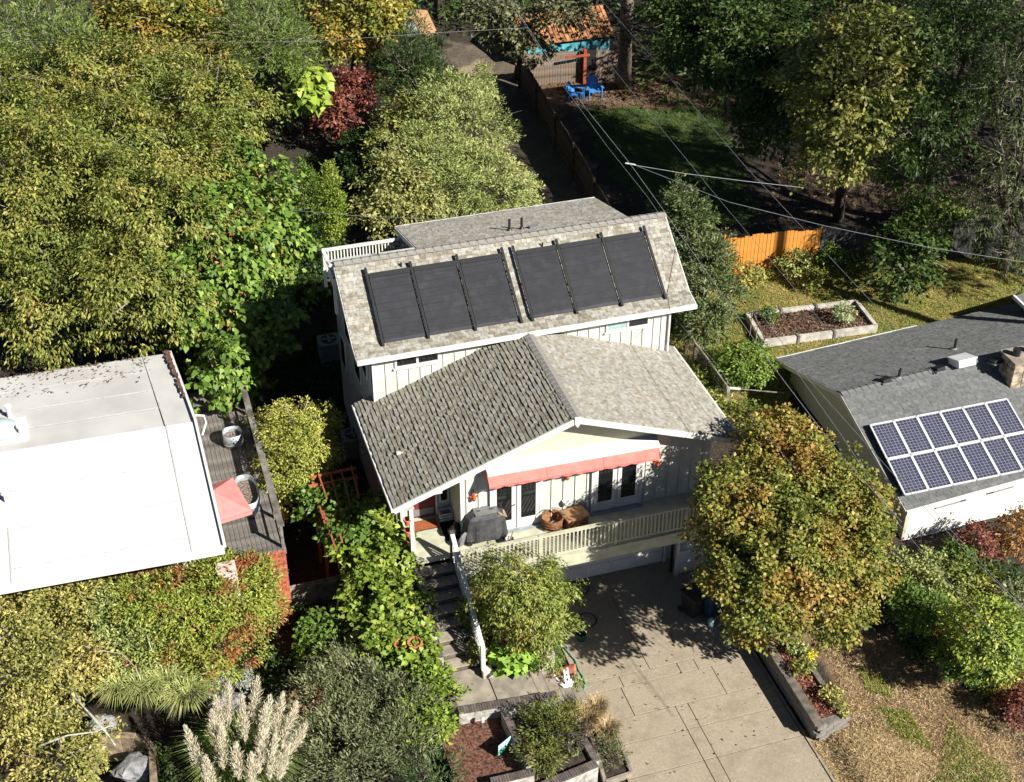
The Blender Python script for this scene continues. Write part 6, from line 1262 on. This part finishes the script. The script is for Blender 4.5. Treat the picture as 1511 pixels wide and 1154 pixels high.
for i,(px,py) in enumerate(((178,1015),(212,1018),(248,1010),(276,1028))):
    tuft(px,py,1.8,.62,420,YG2,('leftmost','second','third','rightmost')[i]+' of four pale green fountain grasses above the stone wall','fountain_grass',sp=1.3,w=.013,gr='pale fountain grasses',stiff=.5)
tree(0,0,[(310,1010,1.1,30,22),(350,1000,1.0,22,16)],'shrub','silvery grey ground shrub behind the pampas plumes','shrub',leafmat('silver_leaf',[(0,(.20,.22,.17)),(1,(.46,.47,.40))]),L=.08,asp=.3,rc=.16,cover=1.1,trunk=False)
tree(0,0,[(240,1130,.3,35,20),(400,990,.3,40,20),(450,900,.1,30,20)],'shrub','dark low shrub in the shaded gap right of the brick wall','shrub',DKGR,L=.12,asp=.5,rc=.2,cover=.8,trunk=False)
# pale lichen branches lower left
lb = thing('bare_branches','pale lichen-covered bare branches arching over the bottom left shrubs','branches',at(150,1000,1.5))
for pts in (((60,960),(110,950),(150,960),(180,965),(200,985),(208,1005)),((110,905),(150,900),(190,915),(215,930),(222,955)),((60,1100),(100,1085),(140,1080),(165,1070)),((80,1000),(110,1030),(150,1070),(170,1100)),((100,1000),(120,1040),(160,1085))):
    P = [at(a,b,2.7) for a,b in pts]; MB().tube(P,[.03-.004*k for k in range(len(P))],6).build('branch', mat('lichen_bark',(.50,.50,.40),.9,.3,12), lb, smooth=True)
AUT2 = leafmat('front_maple_leaf', [(0,(.07,.10,.02)),(.3,(.16,.19,.035)),(.52,(.26,.245,.05)),(.72,(.32,.20,.05)),(1,(.33,.12,.04))],rnd=.42,pscale=.6)
# --- front maple
tree(0,0,[(1160,705,5.4,90,70),(1104,765,5.1,76,78),(1222,755,4.9,80,82),(1160,820,4.7,92,82),(1252,842,3.8,58,72),(1095,850,4.4,54,54),(1150,655,5.6,60,40),(1125,895,4.0,58,36),(1230,905,3.0,44,38),(1072,725,5.6,42,50),(1278,800,3.9,28,46)],'maple_tree','round orange and green maple standing right of the driveway','tree',AUT2,L=.11,asp=.75,rc=.27,cover=1.25,bump=.18,base=(1150,905),tr=.17,limbs=12,droop=.3)
# right lower planting
RSH = [((1380,855,.9,48,26),'lime shrub directly below the bright white wall',YGR),((1440,870,.8,50,30),'olive shrub between the wires right of the lime one',OLIVE),((1350,895,1.5,42,30),'dark green shrub right of the maple',SHRG),((1460,935,2.6,58,55),'rounded sunlit green shrub near the lower right edge',VINE),((1425,970,1.6,45,36),'shaded green shrub left of the rounded one',SHRG),((1500,890,.9,35,35),'grey-green shrub at the right edge',SAGE),((1505,1045,.7,28,45),'dark red shrub at the lower right edge',REDL),((1500,785,1.4,28,36),'orange-brown round shrub against the white wall',leafmat('orange_brown',[(0,(.16,.10,.03)),(.6,(.34,.17,.05)),(1,(.42,.24,.08))])),((1445,800,1.1,28,26),'reddish shrub in the shade of the white wall',REDL),((1320,840,1.0,30,22),'yellow-green ground shrub at the corner of the white wall',YGR),((1400,920,.8,40,26),'mixed low shrub in the middle of the right bank',BARB)]
RSH += [((1385,885,.7,40,24),'yellowish low shrub in the bank below the lime one',YGR),((1475,860,.7,36,24),'dark leafy shrub near the right edge below the wall',DKGR),((1340,860,.8,30,22),'olive low shrub next to the maple crown',OLIVE),((1415,830,.9,34,18),'green low shrub in the shade under the wall',SHRG),((1495,960,1.6,30,40),'olive shrub behind the rounded green one',OLIVE),((1370,945,.4,34,20),'trailing brown-green ground shrub at the edge of the dry grass',SHRG),((1470,1010,.3,34,20),'rust-tinted low shrub below the rounded green one',BARB)]
for (a,lab,m) in RSH: tree(0,0,[a],'shrub',lab,'shrub',m,L=.12,asp=.5,rc=.22,cover=1.15,trunk=False,bump=.18)
# plants in beds
for px,py,z_,r,h,m,lab in ((1180,958,.85,14,10,YGR,'pale variegated plant in the long raised bed'),(1197,968,.85,7,5,leafmat('yellow_flower',[(0,(.6,.5,.03)),(1,(.8,.65,.05))]),'bunch of yellow flowers on the right edge of the raised bed'),(1185,985,.85,14,8,OLIVE,'low green plant in the middle of the raised bed'),(1225,1025,.8,14,9,YEL,'yellow trailing plant at the lower right of the raised bed'),(1243,1045,.7,10,14,YEL,'yellow trailing plant over the end wall of the raised bed'),(1118,925,.85,10,8,leafmat('white_stone_bits',[(0,(.6,.6,.6)),(1,(.75,.75,.75))]),'white flowering clump at the top end of the raised bed'),(1245,462,2.0,14,14,leafmat('pale_kale',[(0,(.14,.24,.05)),(1,(.55,.60,.35))]),'pale green leafy plant in the white raised bed'),(1135,465,1.9,12,10,SHRG,'dark green plant at the left end of the white raised bed')):
    tree(0,0,[(px,py,z_,r,h)],'bed_plant',lab,'plant',m,L=.09,asp=.6,rc=.1,cover=1.0,trunk=False)
# ------------------------------------------------------------------ ground cover (uncountable)
def scatter(poly_px, n, size, m, name, zoff=0, zfix=None, up=.4, asp=.3, world=None):
    P = world if world is not None else [G(*p)[:2] for p in poly_px]; P = np.array(P); lo, hi = P.min(0), P.max(0); X = rng.uniform(lo[0],hi[0],n*3); Y = rng.uniform(lo[1],hi[1],n*3); k = inpoly(X,Y,P); X, Y = X[k][:n], Y[k][:n]; n = len(X)
    Z = ground(X,Y)+zoff if zfix is None else np.full(n,zfix); C = np.stack([X,Y,Z+.01],1); Nr = unit(rng.normal(size=(n,3))+np.array((0,0,.4))); T = unit(rng.normal(size=(n,3))*np.array((1,1,.3))+np.array((0,0,up)))
    o = link(name, leafmesh(C,Nr,T,size*rng.uniform(.5,1.3,n),asp,name,m), None, None, 'stuff'); return o
LAWN = leafmat('lawn_blade',[(0,(.13,.19,.035)),(.5,(.26,.30,.06)),(.8,(.40,.36,.11)),(1,(.50,.40,.18))],pscale=.7,rnd=.35)
scatter([(985,470),(1050,400),(1511,370),(1511,470),(1290,520),(1100,620),(1010,560)],60000,.11,LAWN,'lawn_grass',up=.9,asp=.16)
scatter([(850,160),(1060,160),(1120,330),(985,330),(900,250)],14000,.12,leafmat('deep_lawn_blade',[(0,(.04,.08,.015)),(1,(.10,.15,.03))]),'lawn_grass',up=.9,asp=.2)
scatter([(1195,900),(1340,960),(1511,1080),(1511,1170),(1200,1170),(1200,1085),(1258,1060)],24000,.12,DRYG,'dry_grass',up=.35,asp=.12)
for g_ in GREENS[:3]: scatter(None,2600,.10,LAWN,'green_grass_patch',up=.9,asp=.18,world=g_)
scatter(None,2600,.07,LDRY,'fallen_leaves',world=[(4.82,-7.4),(5.4,-7.4),(5.4,-1.2),(4.82,-1.2)],zfix=.6,asp=.6,up=.1)
scatter(None,3000,.10,BDRY,'dry_bed_litter',world=[(q[0],q[1]) for q in C4],zfix=1.58,asp=.5,up=.2)
scatter(None,500,.06,LDRY,'fallen_leaves',world=[(-3.7,-3.1),(-1.9,-2.95),(-1.9,-2.2),(-3.7,-2.2)],zfix=.9,asp=.6,up=.1)
scatter([(1150,230),(1511,215),(1511,325),(1130,325)],5000,.14,BDRY,'forest_litter',asp=.6,up=.1)
scatter([(790,110),(1080,112),(1090,155),(850,160)],5000,.12,BDRY,'forest_litter',asp=.6,up=.1)
scatter([(850,940),(1090,900),(1200,1100),(950,1154),(880,1060)],130,.07,BDRY,'fallen_leaves',asp=.6,up=.0,zoff=.075)
scatter([(440,230),(560,230),(560,340),(430,340)],5000,.14,DKGR,'undergrowth',asp=.5,up=.6)
scatter([(380,560),(480,480),(520,600),(430,620)],5000,.14,DKGR,'undergrowth',asp=.5,up=.6)
scatter([(1310,880),(1400,960),(1511,1030),(1511,850),(1380,830)],9000,.14,SHRG,'undergrowth',asp=.5,up=.6)
n = 420; f = rng.random(n); g_ = rng.random(n)**2; a_ = pBR*1.0
P_ = pBR[None,:]+dxl[None,:]*(.05+.6*f)[:,None]+(pRR-pBR)[None,:]*(g_*.35)[:,None]+np.array((0,0,.03))
link('roof_debris',leafmesh(P_,unit(rng.normal(size=(n,3))*.3+np.array((0,0,1))),rng.normal(size=(n,3))*np.array((1,1,.05)),.12*rng.uniform(.4,1.3,n),.35,'roof_debris',BDRY),None,None,'stuff')
print('leaves', LEAFTOTAL, 'objects', len(bpy.data.objects))
